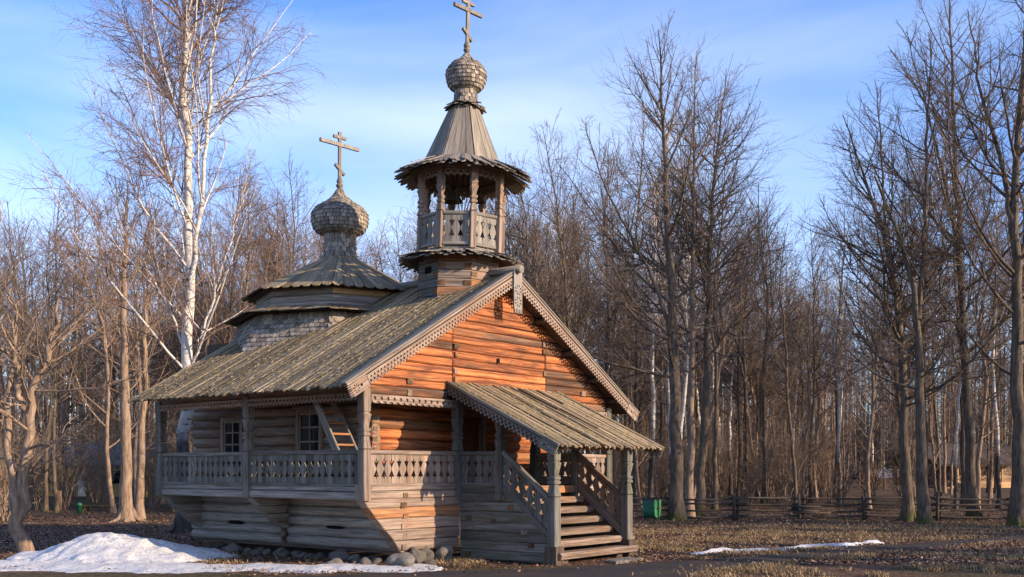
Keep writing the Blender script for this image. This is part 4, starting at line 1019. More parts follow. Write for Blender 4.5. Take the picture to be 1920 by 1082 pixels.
obj('gable_end', MB().add([(-5.0, 0, 3.0), (-5.0, 6, 3.0), (-5.0, 3.2, 5.35), (-4.8, 0, 3.0), (-4.8, 6, 3.0), (-4.8, 3.2, 5.35)], [(0, 2, 1), (3, 4, 5), (0, 3, 5, 2), (2, 5, 4, 1), (0, 1, 4, 3)]).mesh('gable_end'), W('brownLog', 1), fh, HM)
obj('porch_floor', MB().box(-3.0, 6.0, -2.4, 0, .35, .5).mesh('porch_floor'), W('brownLog'), fh, HM)
for i in range(4): obj('porch_front', log_mesh(9.0, .1, 8, 2), W('freshwood'), fh, HM @ T(-3.0, -2.42, .12 + .17 * i))
for i in range(7):
    x = -2.9 + 8.8 * i / 6; obj('porch_post', MB().box(x - .09, x + .09, -2.42, -2.24, .5, 2.86).mesh('porch_post'), W('freshwood', 2), fh, HM)
for z in (.75, 1.35, 1.55): obj('porch_rail', beam_mesh(8.9, .11, .1, .01, 1), W('freshwood'), fh, HM @ T(-2.95, -2.33, z))
for i in range(44): obj('porch_baluster', MB().box(-.03, .03, -.03, .03, .75, 1.35).mesh('porch_baluster') if i == 0 else bpy.data.meshes['porch_baluster'], W('freshwood', 2), fh, HM @ T(-2.85 + 8.7 * i / 43, -2.33, 0))
for x in (-4.2, 0.5, 3.5): obj('house_window', MB().box(x - .4, x + .4, -.17, -.1, 1.2, 2.2).mesh('house_window'), glass(), fh, HM)
for k in range(4): obj('entry_step', MB().box(-4.2 + k * .3, -3.9 + k * .3, -2.3, -.9, .0, .12 + .1 * k).mesh('entry_step'), W('freshwood'), fh, HM)
# pale notice panels on a lattice screen
lp = P(1636, 99, GZ); LM2 = T(lp) @ RZ(YAW - R(90))
ls = empty('lattice_screen', None, LM2); tag(ls, 'diagonal lattice fence screen standing left of the distant log house', 'fence')
for i in range(5): obj('screen_post', MB().box(-.06, .06, -.06, .06, 0, 2.0).mesh('screen_post'), W('brownLog', 2), ls, LM2 @ T(-2.4 + i * 1.2, 0, 0))
for s in (-1, 1):
    for i in range(20):
        x = (-2.4 if s > 0 else -1.4) + i * .2; L = 1.35
        obj('lattice_slat', beam_mesh(L, .045, .015, .002, 1), W('brownLog'), ls, LM2 @ T(x - (0 if s > 0 else 0), .02 * s, .08) @ Matrix.Rotation(-R(45) * 1 if s > 0 else -R(135), 4, 'Y'))
nb = empty('notice_board', None, P(1656, 97, GZ) and T(P(1656, 97, GZ)) @ RZ(YAW - R(90) - R(20))); tag(nb, 'pale two panel notice board on posts by the lattice screen', 'notice board')
NM = WM[nb.name]
for x in (-.85, 0, .85): obj('board_post', MB().box(x - .05, x + .05, -.05, .05, 0, 2.1).mesh('board_post'), W('brownLog', 2), nb, NM)
for x in (-.425, .425): obj('panel', MB().box(x - .37, x + .37, -.08, -.052, 1.15, 2.0).mesh('panel'), plain('pale_panel', (.72, .62, .55), .6, .3, .1, 2), nb, NM)

# ------------------------------------------------------------------ yellow house with a blue roof, on the left
yp = P(150, 74, GZ); YM = T(yp) @ RZ(YAW - R(90) - R(12))
yh = empty('yellow_house', None, YM); tag(yh, 'low yellow house with pale blue roof behind the trees on the left', 'house')
yel = plain('yellow_wall', (.46, .30, .11), .8, .2, .2, 3); blu = plain('blue_roof', (.07, .105, .13), .6, .3, .25, 3)
wy = obj('wall', MB().box(-3.9, 5.0, 0, 5, 0, 2.3).mesh('wall'), yel, yh, YM)
for i in range(7): obj('board', MB().box(-3.92, 5.02, -.05, -.003, .02 + i * .33, .33 + i * .33).mesh('board'), yel, wy, YM)
m = MB(); m.rings([[(-4.5, -.7, 2.2), (5.6, -.7, 2.2), (5.6, 2.5, 3.7), (-4.5, 2.5, 3.7)], [(-4.5, -.7, 2.3), (5.6, -.7, 2.3), (5.6, 2.5, 3.85), (-4.5, 2.5, 3.85)]]); ry = obj('roof', m.mesh('roof'), blu, yh, YM)
m = MB(); m.rings([[(-4.5, 2.5, 3.7), (5.6, 2.5, 3.7), (5.6, 5.6, 2.2), (-4.5, 5.6, 2.2)], [(-4.5, 2.5, 3.85), (5.6, 2.5, 3.85), (5.6, 5.6, 2.3), (-4.5, 5.6, 2.3)]]); obj('roof_slope', m.mesh('roof_slope'), blu, ry, YM)
for i in range(21): obj('roof_seam', beam_mesh(3.55, .05, .04, .004, 1), blu, ry, YM @ frame((-4.4 + i * .49, -.7, 2.33), (0, 3.2, 1.53)))
for x in (-2.4, 2.8): obj('window', MB().box(x - .45, x + .45, -.09, -.055, .95, 1.85).mesh('window'), glass(), yh, YM)
obj('door', MB().box(-.1, .85, -.09, -.055, .05, 1.95).mesh('door'), plain('pale_door', (.62, .52, .42), .7), yh, YM)
for x in (-3.6, -1.2, 1.6, 4.6): obj('porch_post', MB().box(x - .07, x + .07, -.66, -.52, 0, 2.2).mesh('porch_post'), W('freshwood', 2), yh, YM)
# bench, green post, stump post on the left lawn
b0 = G(184, 958); bm_ = T(b0) @ RZ(YAW - R(90)); be = empty('low_bench', None, bm_); tag(be, 'low yellowish plank bench on the leaf litter', 'bench')
ylw = plain('ochre_paint', (.16, .10, .022), .7)
obj('seat', MB().rings([[(-.75, -.18, .2), (.75, -.18, .2), (.75, .18, .2), (-.75, .18, .2)], [(-.78, -.2, .23), (.78, -.2, .23), (.78, .2, .23), (-.78, .2, .23)], [(-.76, -.19, .27), (.76, -.19, .27), (.76, .19, .27), (-.76, .19, .27)]]).mesh('seat'), ylw, be, bm_)
for x in (-.55, .55): obj('leg', MB().box(x - .06, x + .06, -.14, .14, 0, .2).mesh('leg'), ylw, be, bm_)
gp0 = G(149, 962); gpo = obj('green_bollard', MB().lathe([(.10, 0), (.10, .34), (.115, .35), (.115, .39), (.08, .45), (.02, .47)], 14).mesh('green_bollard'), green, None, T(gp0)); tag(gpo, 'short green painted bollard beside the low bench', 'bollard')
wp0 = G(111, 958); wpo = obj('wooden_stake', MB().tube([(0, 0, -.1), (.01, 0, .5), (.0, .02, .95)], [.13, .12, .11], 9).mesh('wooden_stake'), W('brownLog', 2), None, T(wp0)); tag(wpo, 'short thick wooden stake left of the green bollard', 'stake')

# ================================================================== PERSON (far off among the trees, seen from behind)
pp = P(1603, 112, 0); pp.z = float(gheight(pp.x, pp.y)); PMx = T(pp) @ RZ(YAW - R(90))
per = empty('person', None, PMx); tag(per, 'person in dark jacket and trousers with a dark backpack walking among the trees', 'person')
J = {'pel': (0, 0, .95, .15), 'chest': (0, -.01, 1.30, .17), 'neck': (0, -.02, 1.50, .065), 'head': (0, -.03, 1.62, .095), 'top': (0, -.03, 1.73, .08)}
ed = [('pel', 'chest'), ('chest', 'neck'), ('neck', 'head'), ('head', 'top')]
for s, nm, st_ in ((-1, 'l', .16), (1, 'r', -.14)):
    J.update({nm + 'hip': (s * .10, 0, .90, .10), nm + 'kn': (s * .11, st_ * .6 - .02, .49, .075), nm + 'an': (s * .11, st_, .10, .05), nm + 'toe': (s * .12, st_ - .17, .035, .04),
              nm + 'sh': (s * .19, -.01, 1.40, .085), nm + 'el': (s * .27, .02 - st_ * .5, 1.12, .06), nm + 'wr': (s * .26, -.06 - st_ * .7, .88, .045), nm + 'ha': (s * .25, -.09 - st_ * .7, .78, .045)})
    ed += [('pel', nm + 'hip'), (nm + 'hip', nm + 'kn'), (nm + 'kn', nm + 'an'), (nm + 'an', nm + 'toe'), ('chest', nm + 'sh'), (nm + 'sh', nm + 'el'), (nm + 'el', nm + 'wr'), (nm + 'wr', nm + 'ha')]
ks = list(J); me = bpy.data.meshes.new('body'); me.from_pydata([J[k][:3] for k in ks], [(ks.index(a), ks.index(b)) for a, b in ed], [])
bo = bpy.data.objects.new('body', me); place(bo, per, PMx)
sm = bo.modifiers.new('skin', 'SKIN'); lay = me.skin_vertices[0] if me.skin_vertices else None
if lay is None:
    bm = bmesh.new(); bm.from_mesh(me); bm.verts.layers.skin.verify(); bm.to_mesh(me); bm.free(); lay = me.skin_vertices[0]
for i, k in enumerate(ks): lay.data[i].radius = (J[k][3], J[k][3] * .85); lay.data[i].use_root = (k == 'pel')
bo.modifiers.new('sub', 'SUBSURF').levels = 1; bo.modifiers['sub'].render_levels = 1
me.materials.append(plain('dark_cloth', (.018, .018, .022), .9, .1))
obj('hair', MB().lathe([(.01, 1.76), (.07, 1.74), (.10, 1.68), (.105, 1.62), (.08, 1.58)], 12, T(0, -.025, 0)).mesh('hair'), plain('dark_hair', (.02, .014, .01), .8), per, PMx)
obj('backpack', MB().rings([[(-.14, -.34, 1.0), (.14, -.34, 1.0), (.14, -.16, 1.0), (-.14, -.16, 1.0)], [(-.17, -.36, 1.08), (.17, -.36, 1.08), (.17, -.14, 1.08), (-.17, -.14, 1.08)], [(-.16, -.34, 1.38), (.16, -.34, 1.38), (.16, -.14, 1.38), (-.16, -.14, 1.38)], [(-.1, -.28, 1.47), (.1, -.28, 1.47), (.1, -.15, 1.47), (-.1, -.15, 1.47)]]).mesh('backpack'), plain('backpack_cloth', (.03, .034, .05), .9, .1), per, PMx)

# ================================================================== TREES
def bark(name, light, dark, moss=None, birch=False):
    if name in MATS: return MATS[name]
    m, N, L, B = nodes(name); tc = N.new('ShaderNodeTexCoord'); v = tc.outputs['Object']
    a = noise(N, L, mapping(N, L, v, (14, 14, 2.5)), 1, 7, .65); b = noise(N, L, v, 1.1, 5, .6)
    if birch:
        c = ramp(N, [(.34, dark), (.45, light), (1, tuple(min(1, q * 1.1) for q in light))])
        k = noise(N, L, mapping(N, L, v, (3.0, 3.0, 11)), 1, 5, .6); L.new(k.outputs[0], c.inputs[0]); col = c.outputs[0]
        col = mixc(N, L, .25, col, mixc(N, L, 1, col, a.outputs[0], 'MULTIPLY'))
    else:
        c = ramp(N, [(.32, dark), (.66, light)]); L.new(a.outputs[0], c.inputs[0]); col = c.outputs[0]
    if birch:   # old birch feet are black and furrowed
        sx = N.new('ShaderNodeSeparateXYZ'); L.new(v, sx.inputs[0]); ad = N.new('ShaderNodeMath'); ad.operation = 'MULTIPLY_ADD'; ad.inputs[1].default_value = 3.0; L.new(b.outputs[0], ad.inputs[0]); L.new(sx.outputs[2], ad.inputs[2])
        rb = ramp(N, [(.0, (1, 1, 1)), (1, (0, 0, 0))]); mr = N.new('ShaderNodeMapRange'); mr.inputs['From Min'].default_value = 4.2; mr.inputs['From Max'].default_value = 5.6; L.new(ad.outputs[0], mr.inputs[0]); L.new(mr.outputs[0], rb.inputs[0])
        rk = ramp(N, [(.3, (.03, .026, .022)), (.7, (.13, .115, .10))]); L.new(a.outputs[0], rk.inputs[0]); col = mixc(N, L, rb.outputs[0], col, rk.outputs[0])
    if moss:
        r = ramp(N, [(.52, (0, 0, 0)), (.68, (.75, .75, .75))]); L.new(b.outputs[0], r.inputs[0]); col = mixc(N, L, r.outputs[0], col, moss)
        # moss grows round the foot of the trunk
        sx = N.new('ShaderNodeSeparateXYZ'); L.new(v, sx.inputs[0]); b2 = noise(N, L, v, 3.2, 5, .65); ad = N.new('ShaderNodeMath'); ad.operation = 'MULTIPLY_ADD'; ad.inputs[1].default_value = 2.6; L.new(b2.outputs[0], ad.inputs[0]); L.new(sx.outputs[2], ad.inputs[2])
        mr = N.new('ShaderNodeMapRange'); mr.inputs['From Min'].default_value = 1.35; mr.inputs['From Max'].default_value = 1.75; mr.inputs['To Min'].default_value = .8; mr.inputs['To Max'].default_value = 0; L.new(ad.outputs[0], mr.inputs[0]); col = mixc(N, L, mr.outputs[0], col, (.062, .066, .016))
    L.new(col, B.inputs['Base Color']); B.inputs['Roughness'].default_value = .9; B.inputs['Specular IOR Level'].default_value = .15
    bp = N.new('ShaderNodeBump'); bp.inputs['Strength'].default_value = .6; bp.inputs['Distance'].default_value = .03; L.new(a.outputs[0], bp.inputs['Height']); L.new(bp.outputs[0], B.inputs['Normal'])
    MATS[name] = m; return m
BARK = bark('lime_bark', (.19, .142, .102), (.042, .031, .024), (.095, .088, .052))
BARKP = bark('pale_bark', (.33, .235, .165), (.11, .072, .05))
BIRCH = bark('birch_bark', (.66, .60, .53), (.045, .036, .03), birch=True)
TWIGT = plain('tan_twigs', (.25, .18, .115), .9, .1, .35, 2); TWIG = plain('twigs', (.165, .12, .09), .9, .1, .3, 2); TWIGR = plain('red_twigs', (.20, .13, .098), .9, .1, .3, 2)

def norm(a): return a / np.maximum(np.linalg.norm(a, axis=-1, keepdims=True), 1e-9)
def tube_np(B, Rd, k):
    """B (n,P,3) polylines, Rd (n,P) radii -> verts, quads"""
    n, Pn, _ = B.shape
    t = np.empty_like(B); t[:, 1:-1] = B[:, 2:] - B[:, :-2]; t[:, 0] = B[:, 1] - B[:, 0]; t[:, -1] = B[:, -1] - B[:, -2]; t = norm(t)
    ref = np.where(np.abs(t[:, :1, 2:3]) > .85, np.array([1., 0, 0]), np.array([0, 0, 1.]))
    u = norm(np.cross(t, np.broadcast_to(ref, t.shape))); w = np.cross(t, u)
    a = np.arange(k) * 2 * np.pi / k
    V = B[:, :, None] + Rd[:, :, None, None] * (u[:, :, None] * np.cos(a)[None, None, :, None] + w[:, :, None] * np.sin(a)[None, None, :, None])
    base = (np.arange(n) * Pn * k)[:, None, None]; i = (np.arange(Pn - 1) * k)[None, :, None]; j = np.arange(k)[None, None, :]; j2 = (j + 1) % k
    F = np.stack([base + i + j, base + i + j2, base + i + k + j2, base + i + k + j], -1).reshape(-1, 4)
    return V.reshape(-1, 3), F
class TM:
    def __init__(s): s.V = []; s.F = []; s.n = 0
    def add(s, B, Rd, k):
        if len(B) == 0: return
        V, F = tube_np(B, Rd, k); s.V.append(V); s.F.append(F + s.n); s.n += len(V)
    def mesh(s, name, mat):
        me = np_mesh(name, np.concatenate(s.V), np.concatenate(s.F)); me.materials.append(mat); return me
def sample(B, Rd, idx, t):
    Pn = B.shape[1]; f = t * (Pn - 1); i = np.minimum(f.astype(int), Pn - 2); q = (f - i)[:, None]
    a, b = B[idx, i], B[idx, i + 1]; return a * (1 - q) + b * q, norm(b - a), Rd[idx, i] * (1 - q[:, 0]) + Rd[idx, i + 1] * q[:, 0]
def grow(rg, B, Rd, idx, t, ang, L, Pn, trop, wob, rfac, rtip, rmax=None, flat=None):
    p, tan, r = sample(B, Rd, idx, t); n = len(idx)
    rv = norm(rg.normal(size=(n, 3))); pe = norm(np.cross(tan, rv)); d = norm(tan * np.cos(ang)[:, None] + pe * np.sin(ang)[:, None])
    pts = [p]; st = (L / (Pn - 1))[:, None]
    for k in range(Pn - 1):
        p = p + d * st; pts.append(p); d = norm(d + rg.normal(size=(n, 3)) * wob + np.array([0, 0, 1.]) * (trop if np.isscalar(trop) else trop[k]))
    r0 = np.minimum(r * rfac, L * .0105 + rtip)
    if rmax is not None: r0 = np.minimum(r0, rmax)
    s = np.linspace(0, 1, Pn)[None]; return np.stack(pts, 1), r0[:, None] * (1 - s) + rtip * s
def tree_meshes(seed, stems, spec, mt, mc, twigs=None):
    """stems: list of (points, r0, rtip). Returns trunk mesh and crown mesh"""
    rg = np.random.default_rng(seed); trunk, crown, tw = TM(), TM(), TM()
    l1B, l1R = [], []
    for pts, r0, r1 in stems:
        pts = np.array(pts, float); m = 22
        d = np.concatenate([[0], np.cumsum(np.linalg.norm(np.diff(pts, axis=0), axis=1))]); s = np.linspace(0, d[-1], m)
        c = np.stack([np.interp(s, d, pts[:, i]) for i in range(3)], 1)
        for _ in range(2): c[1:-1] = (c[:-2] + 2 * c[1:-1] + c[2:]) / 4
        c[1:-1] += rg.normal(size=(m - 2, 3)) * np.array([1, 1, 0]) * spec.get('wig', .03)
        f = s / d[-1]; rr = r1 + (r0 - r1) * (1 - f) ** spec.get('tp', .8)
        if pts[0][2] < .05:
            rr *= 1 + spec.get('flare', .55) * np.exp(-s / .28)
            c[0, 2] -= .15
        trunk.add(c[None], rr[None], 12)
        if pts[0][2] < .05 and r0 > .19:      # root flare
            nr = 6; a = rg.uniform(0, .8) + np.arange(nr) * 2 * np.pi / nr + rg.normal(size=nr) * .2; ln = r0 * rg.uniform(2.2, 4.2, nr); q = np.array([.35, 1.0, .6, .85, 1.0])
            f = np.array([[.55, .42], [.95, .13], [1.35, .05], [2.0, -.01], [2.6, -.10]])
            Br = np.stack([np.stack([np.cos(a) * r0 * f[i, 0] * ln / (r0 * 3), np.sin(a) * r0 * f[i, 0] * ln / (r0 * 3), np.full(nr, f[i, 1])], -1) for i in range(5)], 1)
            trunk.add(Br, np.broadcast_to(np.array([.42, .40, .30, .2, .08]) * r0, (nr, 5)) * rg.uniform(.7, 1.2, (nr, 1)), 7)
        H = d[-1]; n1 = spec['n1'] if pts[0][2] < .05 else int(spec['n1'] * .6)
        t = np.sort(rg.uniform(spec['t0'] if pts[0][2] < .05 else .12, .985, n1) ** spec.get('tpow', 1.0))
        up = (t - spec['t0']) / (1 - spec['t0']); up = np.clip(up, 0, 1)
        L = H * spec['L1'] * (np.interp(up, *spec['shape'])) * rg.uniform(.7, 1.15, n1)
        ang = np.radians(np.interp(up, [0, 1], spec['a1']) + rg.normal(size=n1) * 8)
        B, Rd = grow(rg, c[None], rr[None], np.zeros(n1, int), t, ang, L, 9, spec['trop1'], .09, .55, .008, spec.get('r1max', .12))
        trunk.add(B, Rd, 6); l1B.append(B); l1R.append(Rd)
        # the leader itself bears twigs too
        l1B.append(c[None][:, -9:]); l1R.append(rr[None][:, -9:])
    B1, R1 = np.concatenate(l1B), np.concatenate(l1R)
    len1 = np.linalg.norm(np.diff(B1, axis=1), axis=2).sum(1)
    cnt = np.maximum(2, (len1 * spec['d2']).astype(int)); idx = np.repeat(np.arange(len(B1)), cnt); n2 = len(idx)
    t = rg.uniform(.12, .98, n2); L = np.clip(len1[idx] * (1.05 - t) * spec['L2'] * rg.uniform(.6, 1.3, n2), .25, 3.2)
    B2, R2 = grow(rg, B1, R1, idx, t, np.radians(rg.normal(42, 12, n2)), L, 6, spec['trop2'], .13, .6, .006, .04)
    crown.add(B2, R2, 4)
    cnt = np.maximum(2, (L * spec['d3']).astype(int)); idx = np.repeat(np.arange(n2), cnt); n3 = len(idx)
    t = rg.uniform(.1, 1, n3); L3 = np.clip(L[idx] * rg.uniform(.3, .7, n3), .18, 1.3)
    B3, R3 = grow(rg, B2, R2, idx, t, np.radians(rg.normal(42, 14, n3)), L3, 5, spec['trop3'], .16, .7, spec.get('rt', .0045), .014)
    tw.add(B3, R3, 3)
    cnt = rg.poisson(np.clip(L3 * spec['d4'], .3, 6)); idx = np.repeat(np.arange(n3), cnt); n4 = len(idx)
    if n4:
        t = rg.uniform(.2, 1, n4); L4 = L3[idx] * rg.uniform(.35, .8, n4)
        B4, R4 = grow(rg, B3, R3, idx, t, np.radians(rg.normal(38, 12, n4)), L4, 4, spec['trop3'], .16, .8, spec.get('rt', .0045) * .85, .008)
        tw.add(B4, R4, 3)
    return trunk.mesh('trunk', mt), crown.mesh('crown', mc), tw.mesh('twigs', twigs or TWIG)
def put_tree(name, meshes, M, label, group=None, cat='tree'):
    e = empty(name, None, M); tag(e, label, cat, group)
    tr, cr, tw = meshes
    obj('trunk', tr, None, e, M); c = obj('crown', cr, None, e, M); c['kind'] = 'stuff'; q = obj('twigs', tw, None, c, M); q['kind'] = 'stuff'; return e
LIME = dict(n1=24, t0=.26, L1=.34, shape=([0, .25, .6, 1], [1, 1, .66, .2]), a1=(68, 30), trop1=.11, d2=2.4, L2=.6, trop2=.07, d3=3.2, trop3=.04, d4=2.8, r1max=.065, rt=.0036, tp=.95)
SLIM = dict(n1=19, t0=.36, L1=.22, shape=([0, .3, .7, 1], [.8, 1, .7, .25]), a1=(58, 26), trop1=.12, d2=2.5, L2=.62, trop2=.08, d3=3.0, trop3=.04, d4=2.4, r1max=.05, rt=.0036, tp=.9)
BIR = dict(n1=26, t0=.12, L1=.38, shape=([0, .2, .6, 1], [1.0, 1, .62, .2]), a1=(44, 20), trop1=.09, d2=2.6, L2=.5, trop2=.04, d3=3.8, trop3=-.09, d4=3.6, r1max=.042, tp=.9, rt=.0034, wig=.05)
def stem_px(d, ctl, base):
    """stem polyline, relative to base, through photograph points (px, y) at depth d (last value shifts the depth)"""
    o = []
    for c in ctl:
        px, y, dd = (*c, 0) if len(c) == 2 else c
        z = EYE + (HOR - y) / FPX * (d + dd); v = P(px, d + dd, z) - base; o.append((v.x, v.y, max(v.z, 0)))
    return o
def hero(name, seed, px, d, stems, spec, mt, mc, label, tw=None):
    base = P(px, d, GZ); base.z = float(gheight(base.x, base.y))
    S = []
    for i, (ctl, r0, r1) in enumerate(stems):
        pts = stem_px(d, ctl, base)
        if i == 0: pts[0] = (0, 0, 0)
        S.append((pts, r0, r1))
    return put_tree(name, tree_meshes(seed, S, spec, mt, mc, tw), T(base), label)

hero('birch_tree', 3, 338, 32.5, [([(338, 1002), (346, 850), (351, 690), (355, 420), (352, 180), (345, -120), (342, -300)], .215, .02), ([(356, 560), (375, 400), (392, 200), (405, 0), (412, -220)], .075, .012),
      ([(352, 660), (310, 560), (250, 450), (200, 330, 1)], .036, .01), ([(352, 700), (400, 560), (445, 400), (480, 280, -1)], .04, .01)],
     BIR, BIRCH, TWIGR, 'tall white birch with spreading pale branches behind the chapel roof', TWIGR)
hero('bare_tree', 11, 1270, 40.0, [([(1270, 976), (1268, 800), (1262, 600), (1252, 420), (1240, 200), (1234, 55)], .27, .015), ([(1264, 640), (1225, 520), (1170, 420), (1120, 320), (1098, 230)], .085, .012)],
     LIME, BARK, BARK, 'tall bare tree with thick trunk just right of the green bin')
hero('bare_tree', 12, 1293, 41.5, [([(1293, 975), (1296, 780), (1299, 560), (1300, 330), (1306, 95)], .17, .012)], LIME, BARKP, BARK, 'straight slimmer trunk close behind the thick tree by the bin')
hero('bare_tree', 13, 1306, 43.5, [([(1306, 970), (1322, 800), (1328, 600), (1330, 430), (1352, 220), (1362, 130)], .20, .014)], LIME, BARK, BARK, 'leaning dark tree third in the cluster right of the bin')
hero('bare_tree', 14, 1702, 39.5, [([(1704, 975), (1698, 800), (1688, 600), (1665, 470), (1625, 340), (1580, 215)], .21, .014), ([(1690, 620), (1660, 420), (1650, 260), (1640, 150)], .085, .012)], LIME, BARK, BARK, 'bare tree leaning left with crooked root beside the snow strip')
hero('bare_tree', 15, 1733, 37.0, [([(1733, 984), (1727, 830), (1722, 640), (1712, 520), (1668, 400), (1640, 330)], .22, .03), ([(1722, 600), (1735, 430), (1738, 250), (1748, 60)], .10, .012)], LIME, BARK, BARK, 'mossy based bare tree standing against the left leaning one')
hero('bare_tree', 16, 1826, 41.0, [([(1826, 974), (1815, 760), (1803, 560), (1795, 380), (1786, 180), (1780, -40)], .21, .015), ([(1797, 470), (1770, 330), (1730, 180), (1700, 60)], .085, .012)], LIME, BARK, BARK, 'tall straight bare tree between the two rightmost fence posts')
hero('bare_tree', 17, 1908, 36.5, [([(1908, 986), (1910, 760), (1905, 520), (1900, 400), (1912, 200), (1930, -60)], .27, .03), ([(1903, 450), (1880, 300), (1840, 180), (1815, 20)], .11, .015), ([(1908, 520), (1945, 300), (1960, 60)], .10, .015)], LIME, BARK, BARK, 'thick forked tree cut by the right edge of the picture')
CROOK = dict(n1=14, t0=.3, L1=.5, shape=([0, .5, 1], [1, .9, .5]), a1=(72, 45), trop1=.02, d2=2.4, L2=.6, trop2=.0, d3=3.0, trop3=-.01, d4=2.0, r1max=.05, wig=.05, flare=.3)
hero('crooked_tree', 18, 52, 24.7, [([(52, 1036), (30, 985), (40, 920), (52, 830), (60, 740), (95, 640), (110, 560)], .16, .03), ([(36, 975), (20, 900), (12, 780), (28, 640), (20, 540)], .11, .02), ([(55, 800), (30, 700), (25, 600)], .09, .02)], CROOK, BARKP, BARKP, 'crooked old fruit tree left of the snow heap')
hero('bare_tree', 19, 238, 39.0, [([(238, 980), (234, 800), (232, 620), (236, 440), (240, 330)], .24, .015)], SLIM, BARKP, BARKP, 'pale sunlit trunk, left one of the pair beyond the snow heap')
hero('bare_tree', 20, 262, 40.5, [([(262, 976), (264, 850), (272, 700), (276, 500), (280, 380)], .17, .012)], SLIM, BARKP, BARKP, 'slimmer sunlit trunk, right one of the pair beyond the snow heap')

# ---- forest behind: copies of a handful of trees
def proto(seed, H, r, spec, mt, mc, tw=None, lean=.04, fork=False):
    rg = random.Random(seed); pts = [(0, 0, 0)]
    for k in range(1, 6): pts.append((rg.uniform(-lean, lean) * H * k / 5, rg.uniform(-lean, lean) * H * k / 5, H * k / 5))
    st_ = [(pts, r, .012)]
    if fork:
        q = pts[2]; st_.append(([q, (q[0] + rg.uniform(-.8, .8), q[1] + rg.uniform(-.8, .8), q[2] + H * .22), (q[0] + rg.uniform(-1.8, 1.8), q[1] + rg.uniform(-1.8, 1.8), H * .95)], r * .55, .012))
    return tree_meshes(seed, st_, spec, mt, mc, tw)
thin = lambda s, **k: {**s, **k}
protos = [proto(31, 17, .135, thin(SLIM, d3=2.6, d4=1.9, rt=.005), BARK, BARK, fork=True), proto(32, 19, .13, thin(SLIM, d3=2.6, d4=1.9, rt=.005), BARK, BARK), proto(33, 16, .115, thin(SLIM, t0=.2, d3=2.6, d4=1.9, rt=.005), BARKP, BARK, TWIGR, .06, True),
          proto(34, 18, .13, thin(BIR, n1=26, L1=.2, t0=.35, d3=2.8, d4=2.0, rt=.005), BIRCH, BIRCH, TWIGR), proto(35, 20, .155, thin(LIME, n1=24, d3=2.4, d4=1.8, rt=.005), BARK, BARK), proto(36, 13, .10, thin(SLIM, t0=.15, L1=.28, d3=2.6, d4=1.9, rt=.005), BARKP, BARKP, TWIGR, .08, True)]
tr = random.Random(5)
KIND = ['forked dark barked tree', 'tall straight dark trunk', 'forked pale trunk with reddish twigs', 'white stemmed birch', 'thick tall dark tree with wide crown', 'thin young tree with reddish twigs']
SKIND = ['bare bush', 'taller bare bush', 'low dense bush']
placed = []
TOPS = ([-100, 0, 150, 300, 560, 640, 780, 900, 980, 1100, 1180, 1400, 1480, 1560, 1700, 1920, 2100], [340, 350, 375, 340, 270, 270, 250, 270, 265, 235, 200, 290, 330, 240, 140, 20, 0])
def scatter(n, px0, px1, d0, d1, label, group, weights, smin=.8, smax=1.12, sep=1.5, name='forest_tree', ps=protos, cond=None):
    k = 0; tries = 0
    while k < n and tries < n * 40:
        tries += 1
        d = math.sqrt(tr.uniform(d0 * d0, d1 * d1)); px = tr.uniform(px0, px1); v = P(px, d, GZ)
        if any((v.x - a) ** 2 + (v.y - b) ** 2 < sep * sep for a, b in placed): continue
        if cond and not cond(v, px, d): continue
        placed.append((v.x, v.y)); v.z = float(gheight(v.x, v.y)) - .02
        j = tr.choices(range(len(ps)), weights)[0]; s = tr.uniform(smin, smax)
        if ps is protos: s = min(s, tr.uniform(.84, 1.02) * (1.95 + (880 - np.interp(px, *TOPS)) / FPX * d) / (17, 19, 16, 18, 20, 13)[j])     # the wood is lower behind the chapel
        M = T(v) @ Matrix.Rotation(tr.gauss(0, .045), 4, 'X') @ Matrix.Rotation(tr.gauss(0, .045), 4, 'Y') @ RZ(tr.uniform(0, 6.28)) @ Matrix.Diagonal((s, s, s * tr.uniform(.92, 1.08), 1))
        put_tree(name, ps[j], M, (KIND[j] if ps is protos else SKIND[j]) + label, group); k += 1
HC = P(1815, 107, 0)
def free_of_house(v, px, d):
    """keeps the sunny opening before the far house and the walker clear"""
    w = Vector((v.x - HC.x, v.y - HC.y)); t = w.dot(Vector((.313, -.95))); u = abs(w.dot(Vector((.95, .313))))
    return not (1585 < px < 1625 and d < 116) and not (1634 < px < 1674 and d < 100) and not (-2 < t < 60 and u < 7) and not (1640 < px < 1910 and 90 < d < 124) and not (1740 < px < 1890 and 58 < d and (int(px) % 3))
scatter(112, 1170, 2010, 47, 108, ' in the forest right of the chapel', 'forest trees right of the chapel', [5, 4, 5, 4, 3, 4], .75, 1.22, cond=free_of_house)
scatter(85, -90, 560, 46, 96, ' in the forest left of the chapel', 'forest trees left of the chapel', [3, 3, 6, 1.5, 2, 4], .85, 1.15, cond=lambda v, px, d: not (40 < px < 280 and 62 < d < 84))
scatter(28, 560, 900, 52, 84, ' rising behind the chapel roof', 'forest trees behind the chapel', [3, 4, 4, 6, 2, 2], .92, 1.12)
scatter(36, 930, 1170, 50, 84, ' showing between the bell tower and the right eave', 'forest trees behind the right eave', [4, 4, 4, 4, 2, 2], .95, 1.2)
# the forest goes on beyond the right edge, where it shades the ground
scatter(20, 2080, 3600, 24, 75, ' beyond the right edge of the picture', 'forest trees beyond the right edge', [4, 4, 3, 2, 5, 3], .9, 1.1, 2.0, cond=lambda v, px, d: v.x > 13 - .45 * v.y and v.x < 60)
